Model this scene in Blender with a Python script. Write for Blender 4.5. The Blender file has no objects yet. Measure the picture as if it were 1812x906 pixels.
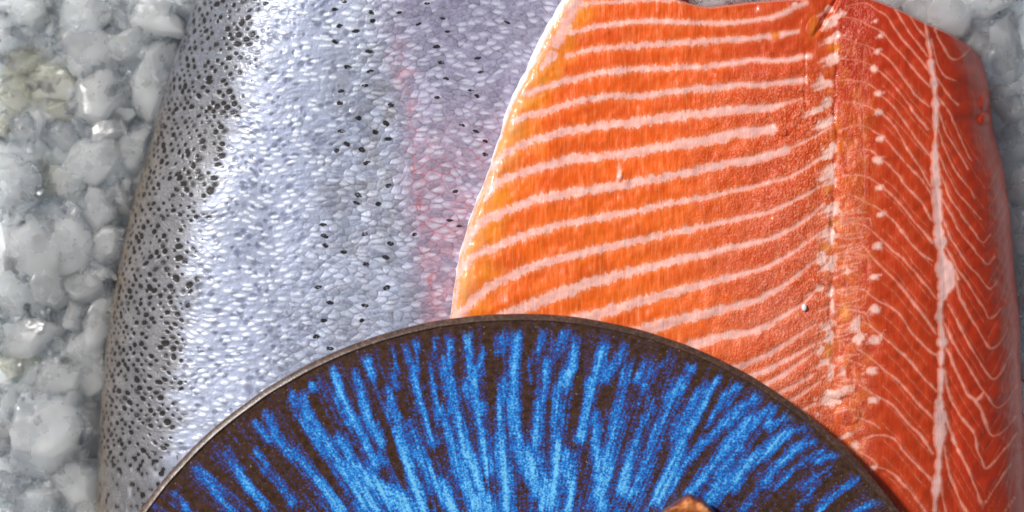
import bpy, bmesh, math, random
import numpy as np
from mathutils import Vector, Matrix

# ------------------------------------------------------------------ camera, world, lights, exposure
scene = bpy.context.scene
S = 0.0001645            # metres per photo pixel at the focus height
ZREF = 0.040             # height of the fish surface above the ice
DIST = 0.70              # camera distance from that height
CAMZ = ZREF + DIST
LENS = 36.0 * DIST / (1812 * S)

cam_d = bpy.data.cameras.new("camera")
cam = bpy.data.objects.new("camera", cam_d)
scene.collection.objects.link(cam)
cam.location = (0, 0, CAMZ)
cam.rotation_euler = (0, 0, 0)
cam_d.lens = LENS
cam_d.sensor_width = 36.0
cam_d.clip_start = 0.01
cam_d.clip_end = 20
cam_d.dof.use_dof = True
cam_d.dof.focus_distance = DIST
cam_d.dof.aperture_fstop = 4.2
scene.camera = cam

world = bpy.data.worlds.new("World")
scene.world = world
world.use_nodes = True
bg = world.node_tree.nodes["Background"]
bg.inputs["Color"].default_value = (0.80, 0.87, 1.0, 1)
bg.inputs["Strength"].default_value = 0.20


def area(name, loc, target, size, power, col):
    d = bpy.data.lights.new(name, 'AREA')
    d.shape = 'DISK'
    d.size = size
    d.energy = power
    d.color = col
    o = bpy.data.objects.new(name, d)
    scene.collection.objects.link(o)
    o.location = loc
    o.rotation_euler = (Vector(target) - Vector(loc)).to_track_quat('-Z', 'Y').to_euler()
    return o


area("key_lamp", (-0.95, 0.62, 1.25), (0, 0, 0.03), 0.16, 29.0, (1.0, 0.975, 0.94))
area("fill_lamp", (-1.0, 0.42, 1.35), (0, 0, 0.03), 0.9, 5.0, (0.93, 0.96, 1.0))

scene.view_settings.view_transform = 'Standard'
scene.view_settings.look = 'None'
scene.view_settings.exposure = 0.06
scene.view_settings.gamma = 1.0
scene.cycles.use_denoising = True
scene.cycles.max_bounces = 12
scene.cycles.transmission_bounces = 10

rng = np.random.default_rng(7)
random.seed(7)
C = scene.collection


# ------------------------------------------------------------------ helpers
def P(px, py, z):
    """photo pixel and height -> world point (arrays fine)"""
    k = S * (CAMZ - z) / DIST
    return (px - 906) * k, (453 - py) * k, z


def interp(pts, q, col=0):
    """pts list of (a, b): b as function of a, smooth"""
    a = np.array([p[0] for p in pts], float)
    b = np.array([p[1] for p in pts], float)
    return np.interp(q, a, b)


def smooth_interp(pts, q):
    a = np.array([p[0] for p in pts], float)
    b = np.array([p[1] for p in pts], float)
    qq = np.asarray(q, float)
    m = np.gradient(b, a)
    i = np.clip(np.searchsorted(a, qq) - 1, 0, len(a) - 2)
    h = a[i + 1] - a[i]
    t = np.clip((qq - a[i]) / h, 0, 1)
    t2, t3 = t * t, t * t * t
    r = (2 * t3 - 3 * t2 + 1) * b[i] + (t3 - 2 * t2 + t) * h * m[i] + (-2 * t3 + 3 * t2) * b[i + 1] + (t3 - t2) * h * m[i + 1]
    return r


class VN:
    """tileable value noise"""
    def __init__(self, seed, n=256):
        self.g = np.random.default_rng(seed).random((n, n)) * 2 - 1
        self.n = n

    def __call__(self, x, y):
        xi = np.floor(x).astype(int)
        yi = np.floor(y).astype(int)
        fx = x - xi
        fy = y - yi
        fx = fx * fx * (3 - 2 * fx)
        fy = fy * fy * (3 - 2 * fy)
        n = self.n
        a = self.g[xi % n, yi % n]
        b = self.g[(xi + 1) % n, yi % n]
        c = self.g[xi % n, (yi + 1) % n]
        d = self.g[(xi + 1) % n, (yi + 1) % n]
        return (a * (1 - fx) + b * fx) * (1 - fy) + (c * (1 - fx) + d * fx) * fy

    def fbm(self, x, y, o=4):
        r = 0
        amp = 1.0
        for k in range(o):
            r = r + amp * self(x * 2 ** k + 13.7 * k, y * 2 ** k + 7.1 * k)
            amp *= 0.5
        return r


N1, N2, N3, N4 = VN(1), VN(2), VN(3), VN(4)


def sstep(a, b, x):
    t = np.clip((x - a) / (b - a), 0, 1)
    return t * t * (3 - 2 * t)


def grid_mesh(name, X, Y, Z, mat, parent=None, wrap=False, attrs=None, uv=None, flip=False, vecs=None):
    nr, nc = X.shape
    co = np.stack([X, Y, Z], -1).reshape(-1, 3).astype(np.float32)
    idx = np.arange(nr * nc).reshape(nr, nc)
    if wrap:
        idx = np.concatenate([idx, idx[:, :1]], 1)
    a = idx[:-1, :-1].ravel(); b = idx[:-1, 1:].ravel(); c = idx[1:, 1:].ravel(); d = idx[1:, :-1].ravel()
    q = np.stack([a, d, c, b] if not flip else [a, b, c, d], -1).astype(np.int32)
    me = bpy.data.meshes.new(name)
    me.vertices.add(len(co)); me.vertices.foreach_set('co', co.ravel())
    me.loops.add(q.size); me.loops.foreach_set('vertex_index', q.ravel())
    me.polygons.add(len(q))
    me.polygons.foreach_set('loop_start', np.arange(0, q.size, 4, dtype=np.int32))
    me.polygons.foreach_set('loop_total', np.full(len(q), 4, np.int32))
    me.polygons.foreach_set('use_smooth', np.ones(len(q), bool))
    me.update(calc_edges=True)
    for k, v in (attrs or {}).items():
        at = me.attributes.new(k, 'FLOAT', 'POINT')
        at.data.foreach_set('value', np.broadcast_to(v, X.shape).astype(np.float32).ravel())
    for k, v in (vecs or {}).items():
        at = me.attributes.new(k, 'FLOAT_VECTOR', 'POINT')
        at.data.foreach_set('vector', np.stack([np.broadcast_to(w, X.shape) for w in v], -1).astype(np.float32).ravel())
    me.materials.append(mat)
    o = bpy.data.objects.new(name, me)
    C.objects.link(o)
    if parent:
        o.parent = parent
    return o


def empty(name, loc, label, cat, group=None):
    o = bpy.data.objects.new(name, None)
    C.objects.link(o)
    o.location = loc
    o.empty_display_size = 0.02
    o['label'] = label; o['category'] = cat
    if group: o['group'] = group
    return o


def reparent(o, p):
    o.parent = p
    o.matrix_parent_inverse = Matrix.Translation(-Vector(p.location))
    return o


# ------------------------------------------------------------------ node helper
class NT:
    def __init__(self, name):
        self.m = bpy.data.materials.new(name)
        self.m.use_nodes = True
        self.t = self.m.node_tree
        self.b = self.t.nodes['Principled BSDF']

    def n(self, typ, **kw):
        nd = self.t.nodes.new(typ)
        for k, v in kw.items():
            setattr(nd, k, v)
        return nd

    def link(self, a, b):
        self.t.links.new(a, b)

    def inp(self, sock, v):
        if v is None: return
        if hasattr(v, 'is_linked') or isinstance(v, bpy.types.NodeSocket):
            self.link(v, sock)
        else:
            sock.default_value = v

    def attr(self, name, vec=False):
        a = self.n('ShaderNodeAttribute', attribute_name=name)
        return a.outputs['Vector'] if vec else a.outputs['Fac']

    def math(self, op, a, b=None, c=None, clamp=False):
        m = self.n('ShaderNodeMath', operation=op, use_clamp=clamp)
        self.inp(m.inputs[0], a); self.inp(m.inputs[1], b); self.inp(m.inputs[2], c)
        return m.outputs[0]

    def ss(self, a, b, x, lo=0.0, hi=1.0):
        m = self.n('ShaderNodeMapRange', interpolation_type='SMOOTHSTEP')
        self.inp(m.inputs['Value'], x)
        self.inp(m.inputs['From Min'], a); self.inp(m.inputs['From Max'], b)
        m.inputs['To Min'].default_value = lo; m.inputs['To Max'].default_value = hi
        return m.outputs[0]

    def vscale(self, v, s):
        m = self.n('ShaderNodeVectorMath', operation='MULTIPLY')
        self.inp(m.inputs[0], v); m.inputs[1].default_value = s
        return m.outputs[0]

    def noise(self, vec, scale, detail=2.0, rough=0.5, dist=0.0, col=False):
        m = self.n('ShaderNodeTexNoise')
        self.inp(m.inputs['Vector'], vec)
        m.inputs['Scale'].default_value = scale
        m.inputs['Detail'].default_value = detail
        m.inputs['Roughness'].default_value = rough
        m.inputs['Distortion'].default_value = dist
        return m.outputs['Color' if col else 'Fac']

    def mix(self, f, a, b, blend='MIX'):
        m = self.n('ShaderNodeMix', data_type='RGBA', blend_type=blend)
        self.inp(m.inputs['Factor'], f)
        for i, v in ((6, a), (7, b)):
            if isinstance(v, tuple):
                m.inputs[i].default_value = (*v, 1) if len(v) == 3 else v
            else:
                self.link(v, m.inputs[i])
        return m.outputs[2]

    def ramp(self, f, stops):
        r = self.n('ShaderNodeValToRGB')
        self.inp(r.inputs[0], f)
        e = r.color_ramp.elements
        while len(e) < len(stops): e.new(0.5)
        for el, (p, c) in zip(e, stops):
            el.position = p; el.color = (*c, 1)
        return r.outputs[0]

    def bump(self, h, strength, dist, nrm=None):
        b = self.n('ShaderNodeBump')
        b.inputs['Strength'].default_value = strength
        b.inputs['Distance'].default_value = dist
        self.inp(b.inputs['Height'], h)
        if nrm is not None: self.link(nrm, b.inputs['Normal'])
        return b.outputs[0]

    def set(self, **kw):
        for k, v in kw.items():
            s = self.b.inputs[k.replace('_', ' ')]
            if isinstance(v, tuple) and len(v) == 3 and s.type == 'RGBA': v = (*v, 1)
            self.inp(s, v)


# ------------------------------------------------------------------ materials
def mat_flesh():
    t = NT('salmon_flesh')
    uv = t.attr('pxy', True)              # photo-like coordinates in hundreds of pixels
    fat = t.attr('fat'); red = t.attr('redness'); yel = t.attr('yellow'); wet = t.attr('wet'); mem = t.attr('membrane')
    bl = t.attr('bloom')
    fibn = t.noise(t.vscale(uv, (22.0, 2.6, 1)), 1.0, 3, 0.6)
    jag = t.noise(t.vscale(uv, (11.0, 5.0, 1)), 1.0, 3, 0.6)
    fine = t.noise(t.vscale(uv, (26.0, 14.0, 1)), 1.0, 2, 0.6)
    ja = t.math('MULTIPLY_ADD', red, -0.95, 1.08)
    sd = t.math('ADD', fat, t.math('MULTIPLY', t.math('SUBTRACT', jag, 0.5), t.math('MULTIPLY', ja, 17.0)))
    sd = t.math('ADD', sd, t.math('MULTIPLY', t.math('SUBTRACT', fine, 0.5), t.math('MULTIPLY', ja, 11.0)))
    fm = t.ss(-2.2, 2.6, sd)
    halo = t.ss(-9.0, 2.0, sd)
    # muscle
    big = t.noise(t.vscale(uv, (1.3, 2.2, 1)), 1.0, 4, 0.6)
    m1 = t.mix(red, (0.94, 0.132, 0.010), (0.47, 0.028, 0.006))
    m1 = t.mix(t.math('MULTIPLY', yel, 0.9), m1, (0.95, 0.36, 0.020))
    m1 = t.mix(t.ss(0.35, 0.7, big, 0.0, 0.42), m1, (0.55, 0.050, 0.010))
    m1 = t.mix(t.math('MULTIPLY', t.ss(0.45, 0.72, fibn, 0.0, 0.34), t.math('SUBTRACT', 1.12, red)), m1, (0.95, 0.36, 0.14))
    m1 = t.mix(t.ss(0.50, 0.25, fibn, 0.0, 0.35), m1, (0.46, 0.045, 0.008))
    spk = t.noise(t.vscale(uv, (17, 12, 1)), 1.0, 2, 0.6, 1.2)
    m1 = t.mix(t.math('MULTIPLY', t.math('MULTIPLY', wet, 0.42), t.ss(0.50, 0.62, spk)), m1, (0.96, 0.38, 0.25))
    m1 = t.mix(t.math('MULTIPLY', bl, 0.45), m1, t.mix(yel, (0.86, 0.36, 0.24), (0.95, 0.60, 0.28)))
    m1 = t.mix(t.math('MULTIPLY', halo, t.math('MULTIPLY_ADD', red, -0.46, 0.50)), m1, (0.92, 0.30, 0.12))
    fatc = t.mix(t.ss(0.35, 0.65, t.noise(t.vscale(uv, (6, 9, 1)), 1.0, 4, 0.6)), (0.95, 0.42, 0.33), (0.97, 0.56, 0.48))
    fatc = t.mix(t.math('MULTIPLY', red, 0.72), fatc, (0.78, 0.20, 0.11))
    fatc = t.mix(t.math('MULTIPLY', t.ss(1.8, 5.0, fat, 0.0, 0.8), t.math('MULTIPLY_ADD', red, 0.8, 0.2)), fatc, (0.90, 0.60, 0.56))
    m1 = t.mix(t.math('MULTIPLY', fm, 0.95), m1, fatc)
    bb = t.math('ADD', t.attr('blob'), t.math('MULTIPLY', t.math('SUBTRACT', fine, 0.5), 6.0))
    m1 = t.mix(t.ss(-4.0, 3.4, bb, 0.0, 0.90), m1, (0.94, 0.56, 0.47))
    m1 = t.mix(mem, m1, (0.90, 0.86, 0.86))
    # wet speckle relief
    sp = t.noise(t.vscale(uv, (26, 21, 1)), 1.0, 2, 0.55)
    fb = t.noise(t.vscale(uv, (30, 5, 1)), 1.0, 2, 0.5)
    h = t.math('ADD', t.math('MULTIPLY', sp, t.math('MULTIPLY_ADD', wet, 0.5, 0.07)), t.math('MULTIPLY', fb, 0.10))
    bp = t.bump(h, 0.75, 0.0011)
    t.set(Base_Color=m1, Roughness=0.40, Normal=bp, IOR=1.40)
    t.set(Subsurface_Weight=0.14, Subsurface_Scale=0.003)
    t.b.inputs['Subsurface Radius'].default_value = (1.0, 0.35, 0.2)
    t.b.inputs['Specular IOR Level'].default_value = 0.42
    t.b.inputs['Coat Weight'].default_value = 0.13
    t.b.inputs['Coat Roughness'].default_value = 0.10
    return t.m


def mat_skin():
    t = NT('salmon_skin')
    uv = t.attr('pxy', True)
    base = t.n('ShaderNodeAttribute', attribute_name='skincol').outputs['Color']
    dark = t.attr('dark'); silver = t.attr('silver')
    g1 = t.noise(t.vscale(uv, (20, 26, 1)), 1.0, 3, 0.65)
    g2 = t.noise(t.vscale(uv, (45, 60, 1)), 1.0, 2, 0.6)
    col = t.mix(t.ss(0.45, 0.75, g1, 0.0, 0.14), base, (0.80, 0.82, 0.90))
    col = t.mix(t.ss(0.5, 0.25, g1, 0.0, 0.14), col, (0.16, 0.155, 0.19))
    dd = t.math('ADD', dark, t.math('MULTIPLY', t.math('SUBTRACT', g1, 0.5), 1.7))
    dm = t.ss(0.30, 0.86, dd)
    col = t.mix(t.math('MULTIPLY', dm, 0.975), col, (0.022, 0.018, 0.017))
    bp = t.bump(t.math('ADD', t.math('MULTIPLY', g1, 1.0), t.math('MULTIPLY', g2, 0.5)), 0.16, 0.0007)
    rough = t.math('MULTIPLY_ADD', g2, 0.25, 0.34)
    t.set(Base_Color=col, Roughness=rough, Normal=bp, Metallic=t.math('MULTIPLY', silver, 0.14))
    t.set(Specular_IOR_Level=t.math('MULTIPLY_ADD', dm, -0.42, 0.55), Coat_Weight=t.math('MULTIPLY_ADD', dm, -0.18, 0.22))
    t.b.inputs['Coat Roughness'].default_value = 0.18
    return t.m


def mat_plate():
    t = NT('blue_reactive_glaze')
    uv = t.attr('pxy', True)
    blue = t.attr('blue'); rr = t.attr('rad'); pol = t.attr('polar', True)
    n1 = t.noise(t.vscale(pol, (34, 34, 1.6)), 1.0, 3, 0.55)
    n2 = t.noise(t.vscale(pol, (75, 75, 3.0)), 1.0, 3, 0.6)
    gr = t.noise(t.vscale(uv, (24, 24, 1)), 1.0, 2, 0.8)
    gr2 = t.noise(t.vscale(uv, (9, 9, 1)), 1.0, 3, 0.6)
    f = t.math('ADD', t.math('MULTIPLY', blue, 0.70), t.math('MULTIPLY', t.math('SUBTRACT', n1, 0.5), 0.75))
    f = t.math('ADD', f, t.math('MULTIPLY', t.math('SUBTRACT', n2, 0.5), 1.0))
    f = t.math('ADD', f, t.math('MULTIPLY', t.math('SUBTRACT', gr, 0.5), 1.5))
    f = t.math('ADD', f, t.math('MULTIPLY', t.math('SUBTRACT', gr2, 0.5), 0.6))
    brown = t.mix(t.ss(0.3, 0.7, gr2), (0.035, 0.016, 0.008), (0.085, 0.040, 0.014))
    bcol = t.ramp(f, [(0.16, (0.050, 0.022, 0.008)), (0.31, (0.062, 0.028, 0.022)), (0.42, (0.060, 0.045, 0.18)), (0.54, (0.014, 0.095, 0.42)),
                      (0.74, (0.022, 0.26, 0.74)), (1.0, (0.20, 0.62, 0.95))])
    edge = t.math('ADD', rr, t.math('MULTIPLY', t.math('SUBTRACT', n1, 0.5), 0.10))
    col = t.mix(t.ss(0.962, 0.995, edge), bcol, brown)
    col = t.mix(t.ss(0.16, 0.28, f), brown, col)
    fl = t.ss(0.66, 0.72, t.noise(t.vscale(uv, (17, 17, 1)), 1.0, 2, 0.7))  # tiny gloss sparkles on the glaze, painted in as pale gold flecks
    col = t.mix(t.math('MULTIPLY', fl, 0.55), col, (0.50, 0.38, 0.30))
    bp = t.bump(t.math('ADD', t.math('MULTIPLY', gr2, 0.5), t.math('MULTIPLY', gr, 0.45)), 0.32, 0.0006)
    t.set(Base_Color=col, Roughness=0.20, Normal=bp)
    t.b.inputs['Specular IOR Level'].default_value = 0.45
    return t.m


def mat_rim():
    t = NT('brown_rim_glaze')
    tc = t.n('ShaderNodeTexCoord').outputs['Object']
    n = t.noise(tc, 900, 3, 0.6)
    n2 = t.noise(tc, 150, 3, 0.6)
    col = t.ramp(n, [(0.3, (0.035, 0.016, 0.010)), (0.55, (0.10, 0.045, 0.026)), (0.8, (0.24, 0.13, 0.085))])
    col = t.mix(t.ss(0.35, 0.65, n2, 0.0, 0.5), col, (0.05, 0.025, 0.014))
    t.set(Base_Color=col, Roughness=0.36, Normal=t.bump(n, 0.2, 0.0004))
    t.b.inputs['Specular IOR Level'].default_value = 0.9
    return t.m


def mat_ice(name, tint, trans, cloud):
    t = NT(name)
    tc = t.n('ShaderNodeTexCoord').outputs['Object']
    n = t.noise(tc, 90, 3, 0.5)
    c = t.mix(t.ss(0.25, 0.75, n), tint, cloud)
    cl = t.ss(0.40, 0.62, n)
    t.set(Base_Color=c, Roughness=t.math('MULTIPLY_ADD', cl, 0.25, 0.22),
          Transmission_Weight=t.ss(0.25, 0.75, n, trans, trans * 0.62), IOR=1.31,
          Normal=t.bump(n, 0.25, 0.002))
    t.set(Subsurface_Weight=1.0, Subsurface_Scale=0.024)
    t.b.inputs['Subsurface Radius'].default_value = (0.9, 0.95, 1.0)
    return t.m


def mat_cooked():
    t = NT('browned_salmon')
    tc = t.n('ShaderNodeTexCoord').outputs['Object']
    n = t.noise(tc, 260, 4, 0.65)
    n2 = t.noise(tc, 900, 3, 0.6)
    ed = t.attr('char')
    c = t.ramp(n, [(0.30, (0.42, 0.085, 0.02)), (0.5, (0.72, 0.24, 0.06)), (0.70, (0.88, 0.46, 0.20))])
    c = t.mix(t.ss(0.3, 0.8, t.math('ADD', ed, t.math('MULTIPLY', t.math('SUBTRACT', n2, 0.5), 0.9))), c, (0.16, 0.028, 0.012))
    t.set(Base_Color=c, Roughness=0.38, Normal=t.bump(t.math('ADD', n, t.math('MULTIPLY', n2, 0.6)), 0.8, 0.0012))
    t.b.inputs['Coat Weight'].default_value = 0.3
    return t.m


def mat_plain(name, col, rough=0.5, bumps=None):
    t = NT(name)
    tc = t.n('ShaderNodeTexCoord').outputs['Object']
    n = t.noise(tc, 300, 3, 0.6)
    t.set(Base_Color=t.mix(t.ss(0.3, 0.7, n, 0, 0.25), col, tuple(c * 0.75 for c in col)), Roughness=rough, Normal=t.bump(n, 0.3, 0.0006))
    return t.m


M_flesh, M_skin, M_plate, M_rim, M_cooked = mat_flesh(), mat_skin(), mat_plate(), mat_rim(), mat_cooked()
M_ice = [mat_ice('pale_ice', (0.91, 0.955, 1.0), 0.72, (0.96, 0.985, 1.0)),
         mat_ice('clear_ice', (0.90, 0.945, 1.0), 0.92, (0.92, 0.94, 0.98)),
         mat_ice('yellowish_ice', (0.86, 0.82, 0.60), 0.80, (0.88, 0.86, 0.74))]
M_bed = mat_ice('crushed_ice', (0.78, 0.80, 0.78), 0.0, (0.90, 0.94, 1.0))
M_fatw = mat_plain('white_fat', (0.88, 0.66, 0.60), 0.3)
M_edge = mat_plain('pale_skin_edge', (0.86, 0.84, 0.86), 0.35)
M_pulp = mat_plain('orange_pulp', (0.82, 0.24, 0.05), 0.28)

# ------------------------------------------------------------------ skin-side fillet
SK_L = [(-60, 365), (0, 345), (60, 325), (130, 300), (210, 278), (270, 262), (340, 240), (420, 222), (480, 208), (540, 197),
        (620, 187), (700, 180), (780, 175), (850, 172), (906, 170), (1100, 168), (1300, 185), (1600, 230)]
BACKLINE = [(-60, 480), (0, 470), (100, 442), (200, 418), (300, 385), (400, 358), (500, 335), (600, 320), (700, 312), (800, 300), (906, 285), (1600, 270)]
LATERAL = [(-60, 680), (0, 683), (80, 700), (180, 722), (260, 728), (340, 735), (420, 745), (480, 755), (550, 765), (700, 780), (1600, 780)]
ZW = 0.014
ZT = 0.040


def skin_top_z(px, py):
    """height of the skin fillet's top, right of its rounded back"""
    xl = smooth_interp(SK_L, py)
    u = np.clip((px - (xl + 200)) / (1180 - (xl + 200)), 0, 1)
    return ZT - 0.013 * u ** 1.6


def row_positions(y0, y1, y2, st):
    a = np.arange(y0, y1, st)
    b = y1 + (np.linspace(0, 1, 60) ** 1.3) * (y2 - y1)
    return np.concatenate([a, b])


def build_skin():
    ty = row_positions(-48, 800, 1560, 1.55)
    a, bh = 205.0, (ZT - ZW) / S
    th = np.linspace(0, math.pi / 2, 2000)
    ex = a * (1 - np.cos(th)); ez = np.sin(th)
    arc = np.concatenate([[0], np.cumsum(np.hypot(np.diff(ex), np.diff(ez * bh)))])
    AL = arc[-1]
    sa = np.linspace(0, AL, int(AL / 1.6))
    ax = np.interp(sa, arc, ex); az = np.interp(sa, arc, ez)
    na = len(sa)
    nt_ = 380
    T = ty[:, None]
    xl = smooth_interp(SK_L, ty)[:, None]
    xmid = np.broadcast_to(xl + a, (len(ty), 1))
    xend = np.minimum(1010.0, 1e9)
    f = np.linspace(0, 1, nt_ + 1)[1:][None, :]
    xt = xmid + (xend - xmid) * f
    # columns: bottom, under-round, arc, top, under flesh, right edge
    cols_x, cols_z, cols_s = [], [], []
    for k in np.linspace(0, 1, 6):                       # bottom
        cols_x.append(1180 + (xl + 70 - 1180) * k); cols_z.append(np.zeros_like(xl)); cols_s.append(np.full_like(xl, -200 + 0 * k))
    for ph in np.linspace(math.pi / 2, 0, 12)[1:-1]:
        cols_x.append(xl + 60 * (1 - math.cos(ph))); cols_z.append(np.full_like(xl, ZW - ZW * math.sin(ph))); cols_s.append(np.full_like(xl, -ph * 70))
    X = np.concatenate(cols_x + [xl + ax[None, :]], 1)
    Z = np.concatenate(cols_z + [ZW + (ZT - ZW) * np.broadcast_to(az[None, :], (len(ty), na))], 1)
    SS = np.concatenate(cols_s + [np.broadcast_to(sa[None, :], (len(ty), na))], 1)
    X = np.concatenate([X, xt], 1)
    Z = np.concatenate([Z, skin_top_z(xt, T)], 1)
    SS = np.concatenate([SS, AL + (xt - xmid)], 1)
    ex_ = np.linspace(1010, 1180, 14)[1:]
    Xe = np.broadcast_to(ex_[None, :], (len(ty), len(ex_)))
    Ze = skin_top_z(Xe, T) * 1.0
    X = np.concatenate([X, Xe], 1); Z = np.concatenate([Z, Ze], 1)
    SS = np.concatenate([SS, AL + (Xe - xmid)], 1)
    Y = np.broadcast_to(T, X.shape).copy()
    # gentle unevenness
    und = N1.fbm(X / 170, Y / 190, 3) * 0.0008
    # scales: staggered lattice in (arc, y)
    offs = AL - a                                       # arc length minus plan width
    U = SS - offs + 0.0 * SS                             # so that U ~ px - xl on the flat top
    U = U + 9 * N2(X / 50, Y / 40)
    V = Y + 7 * N3(X / 60, Y / 60) - 0.04 * (X - 400)
    RS, CS = 9.2, 25.0
    zoneX = SS - offs + xl                              # px-like coordinate that keeps arc length
    bl = smooth_interp(BACKLINE, ty)[:, None]
    lat = smooth_interp(LATERAL, ty)[:, None]
    zAw = 1 - sstep(-60, 90, zoneX - bl + 22 * N2(U / 30, V / 18))
    zA = 1 - sstep(-26, 22, zoneX - bl + 22 * N2(U / 30, V / 18) + 8 * N1(U / 7, V / 6))
    jr = np.random.default_rng(11)
    JS = 512
    J = jr.random((JS, JS, 6))
    best = np.full(X.shape, 9e9); second = best.copy()
    bu = np.zeros(X.shape); bv = np.zeros(X.shape)
    bi = np.zeros(X.shape, int); bj = np.zeros(X.shape, int)
    r0 = np.round(V / RS).astype(int)
    for dr in (-2, -1, 0, 1, 2):
        r = r0 + dr
        off = (r % 2) * 0.5
        c0 = np.round(U / CS - off).astype(int)
        for dc in (-1, 0, 1):
            c = c0 + dc
            jj = J[r % JS, c % JS]
            cu = (c + off + (jj[..., 0] - 0.5) * 0.62) * CS
            cv = (r + (jj[..., 1] - 0.5) * 0.95) * RS
            du = (U - cu); dv = (V - cv)
            d = (du / 12.0) ** 2 + (dv / 7.6) ** 2
            m = d < best
            second = np.where(m, best, np.minimum(second, d))
            best = np.where(m, d, best)
            bu = np.where(m, du, bu); bv = np.where(m, dv, bv)
            bi = np.where(m, r % JS, bi); bj = np.where(m, c % JS, bj)
    R = J[bi, bj]
    d1 = np.sqrt(best); d2 = np.sqrt(second)
    edge = 1 - sstep(0.0, 0.30, d2 - d1)                 # 1 on scale borders
    # sawtooth scale relief: rises towards +v, drops at its end
    saw = (bv / 7.5) * 0.55 * (1 - np.clip(d1, 0, 1) ** 3)
    dome = (1 - np.clip(d1, 0, 1.1) ** 2)
    top = sstep(-40, 20, SS)
    relB = (0.9 * saw + 0.55 * dome - 0.5 * edge) * (0.55 + 0.9 * R[..., 2])
    # dark pits of the back
    pr = 0.30 + 0.34 * R[..., 3]
    # pits sit on every other lattice point, bigger than the scales
    J2 = np.random.default_rng(5).random((JS, JS, 6))
    bestp = np.full(X.shape, 9e9); pu = np.zeros(X.shape); pv = np.zeros(X.shape); prr = np.zeros(X.shape); prx = np.zeros(X.shape)
    PR, PC = 9.6, 20.0
    r0 = np.round(V / PR).astype(int)
    Uk = U * (1 + 0.0 * U)
    for dr in (-2, -1, 0, 1, 2):
        r = r0 + dr; off = (r % 2) * 0.5
        c0 = np.round(Uk / PC - off).astype(int)
        for dc in (-1, 0, 1):
            c = c0 + dc
            jj = J2[r % JS, c % JS]
            cu = (c + off + (jj[..., 0] - 0.5) * 0.36) * PC
            cv = (r + (jj[..., 1] - 0.5) * 0.5) * PR
            ang = (jj[..., 4] - 0.8) * 0.9
            du = (Uk - cu) * np.cos(ang) - (V - cv) * np.sin(ang); dv = (Uk - cu) * np.sin(ang) + (V - cv) * np.cos(ang)
            sz = 0.70 + 0.85 * jj[..., 3] ** 1.3
            sz = np.where(jj[..., 2] < 0.16, 0.25, sz)
            d = np.sqrt((du / (5.6 * sz)) ** 2 + (dv / (4.0 * sz)) ** 2)
            m = d < bestp
            bestp = np.where(m, d, bestp); pu = np.where(m, du, pu); pv = np.where(m, dv, pv)
            prr = np.where(m, jj[..., 2], prr); prx = np.where(m, jj[..., 5], prx)
    pit = 1 - sstep(0.50, 1.25, bestp)
    ovp = 1 - sstep(0.45, 1.05, np.sqrt((pu / 8.6) ** 2 + ((pv - 6.6) / 3.4) ** 2))
    nearedge = sstep(0, 80, SS)
    darkA = pit * (0.66 + 0.5 * prx) * np.clip(zA * 1.6, 0, 1) * (0.72 + 0.28 * nearedge)
    # pale soft spots of the silver flank
    zB = (1 - zA)
    fadeB = 1 - sstep(80, 175, zoneX - bl)
    softp = (R[..., 4] < 0.36) * (1 - sstep(0.35, 1.0, np.sqrt((bu / 9.0) ** 2 + ((bv + 4.0) / 4.6) ** 2)))
    soft = softp * zB * (0.45 + 0.35 * R[..., 5]) * (1 - sstep(210, 330, zoneX - bl))
    # stray dark flecks along the border of the back
    fleck = (R[..., 5] < 0.30) * (1 - sstep(0.25, 0.7, np.sqrt((bu / 5.5) ** 2 + ((bv + 3.5 + 0.5 * bu) / 4.0) ** 2))) * zB * (1 - sstep(8, 42, zoneX - bl))
    dark = np.maximum(darkA, fleck * 0.95)
    # traced spots
    spots = [(35, 12), (310, 5), (280, 33), (413, 73), (295, 92), (353, 110), (278, 147), (400, 182), (325, 238), (403, 252), (385, 302), (300, 322),
             (297, 365), (478, 372), (363, 418), (460, 436), (303, 465), (423, 468), (467, 492), (321, 510), (285, 532), (375, 531), (391, 577), (467, 657),
             (360, 690), (355, 718), (433, 722), (385, 828), (243, 835), (245, 868), (310, 892), (475, 862), (237, 795), (605, 12), (405, 43), (505, 45),
             (575, 85), (660, 65), (680, 112), (785, 205), (640, 165), (655, 221), (672, 278), (795, 255), (760, 320), (782, 340), (640, 345), (730, 443),
             (780, 465), (812, 500), (812, 548), (705, 678), (685, 780), (720, 800), (560, 830), (890, 80),
             (390, 936), (460, 911), (262, 1071), (220, 1016), (385, 1081), (463, 1018), (375, 1134), (240, 1134), (215, 1191), (262, 1234)]
    sr = np.random.default_rng(3)
    for (sx, sy) in spots:
        cx, cy = 453 + sx / 2, sy / 2
        w = 5.6 + sr.random() * 2.8; h = 3.2 + sr.random() * 2.0; ang = (sr.random() - 0.55) * 0.9
        if sx > 490: w *= 0.9; h *= 0.75
        j0 = np.searchsorted(ty, cy - 16); j1 = np.searchsorted(ty, cy + 16)
        dx = X[j0:j1] - cx; dy = Y[j0:j1] - cy
        q = np.sqrt(((dx * math.cos(ang) - dy * math.sin(ang)) / w) ** 2 + ((dx * math.sin(ang) + dy * math.cos(ang)) / h) ** 2)
        flat = SS[j0:j1] > 100
        dark[j0:j1] = np.maximum(dark[j0:j1], (1 - sstep(0.6, 1.35, q)) * 1.0 * flat * (0.92 + 0.3 * N1(X[j0:j1] / 4 + sx, Y[j0:j1] / 4)))
    # the large blotch near the top of the back
    q = np.sqrt(((zoneX - 372) / 14) ** 2 + ((Y - 73) / 9) ** 2)
    # colours
    gb = np.array([0.165, 0.158, 0.165]); tan = np.array([0.155, 0.115, 0.075]); topg = np.array([0.135, 0.145, 0.185])
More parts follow.
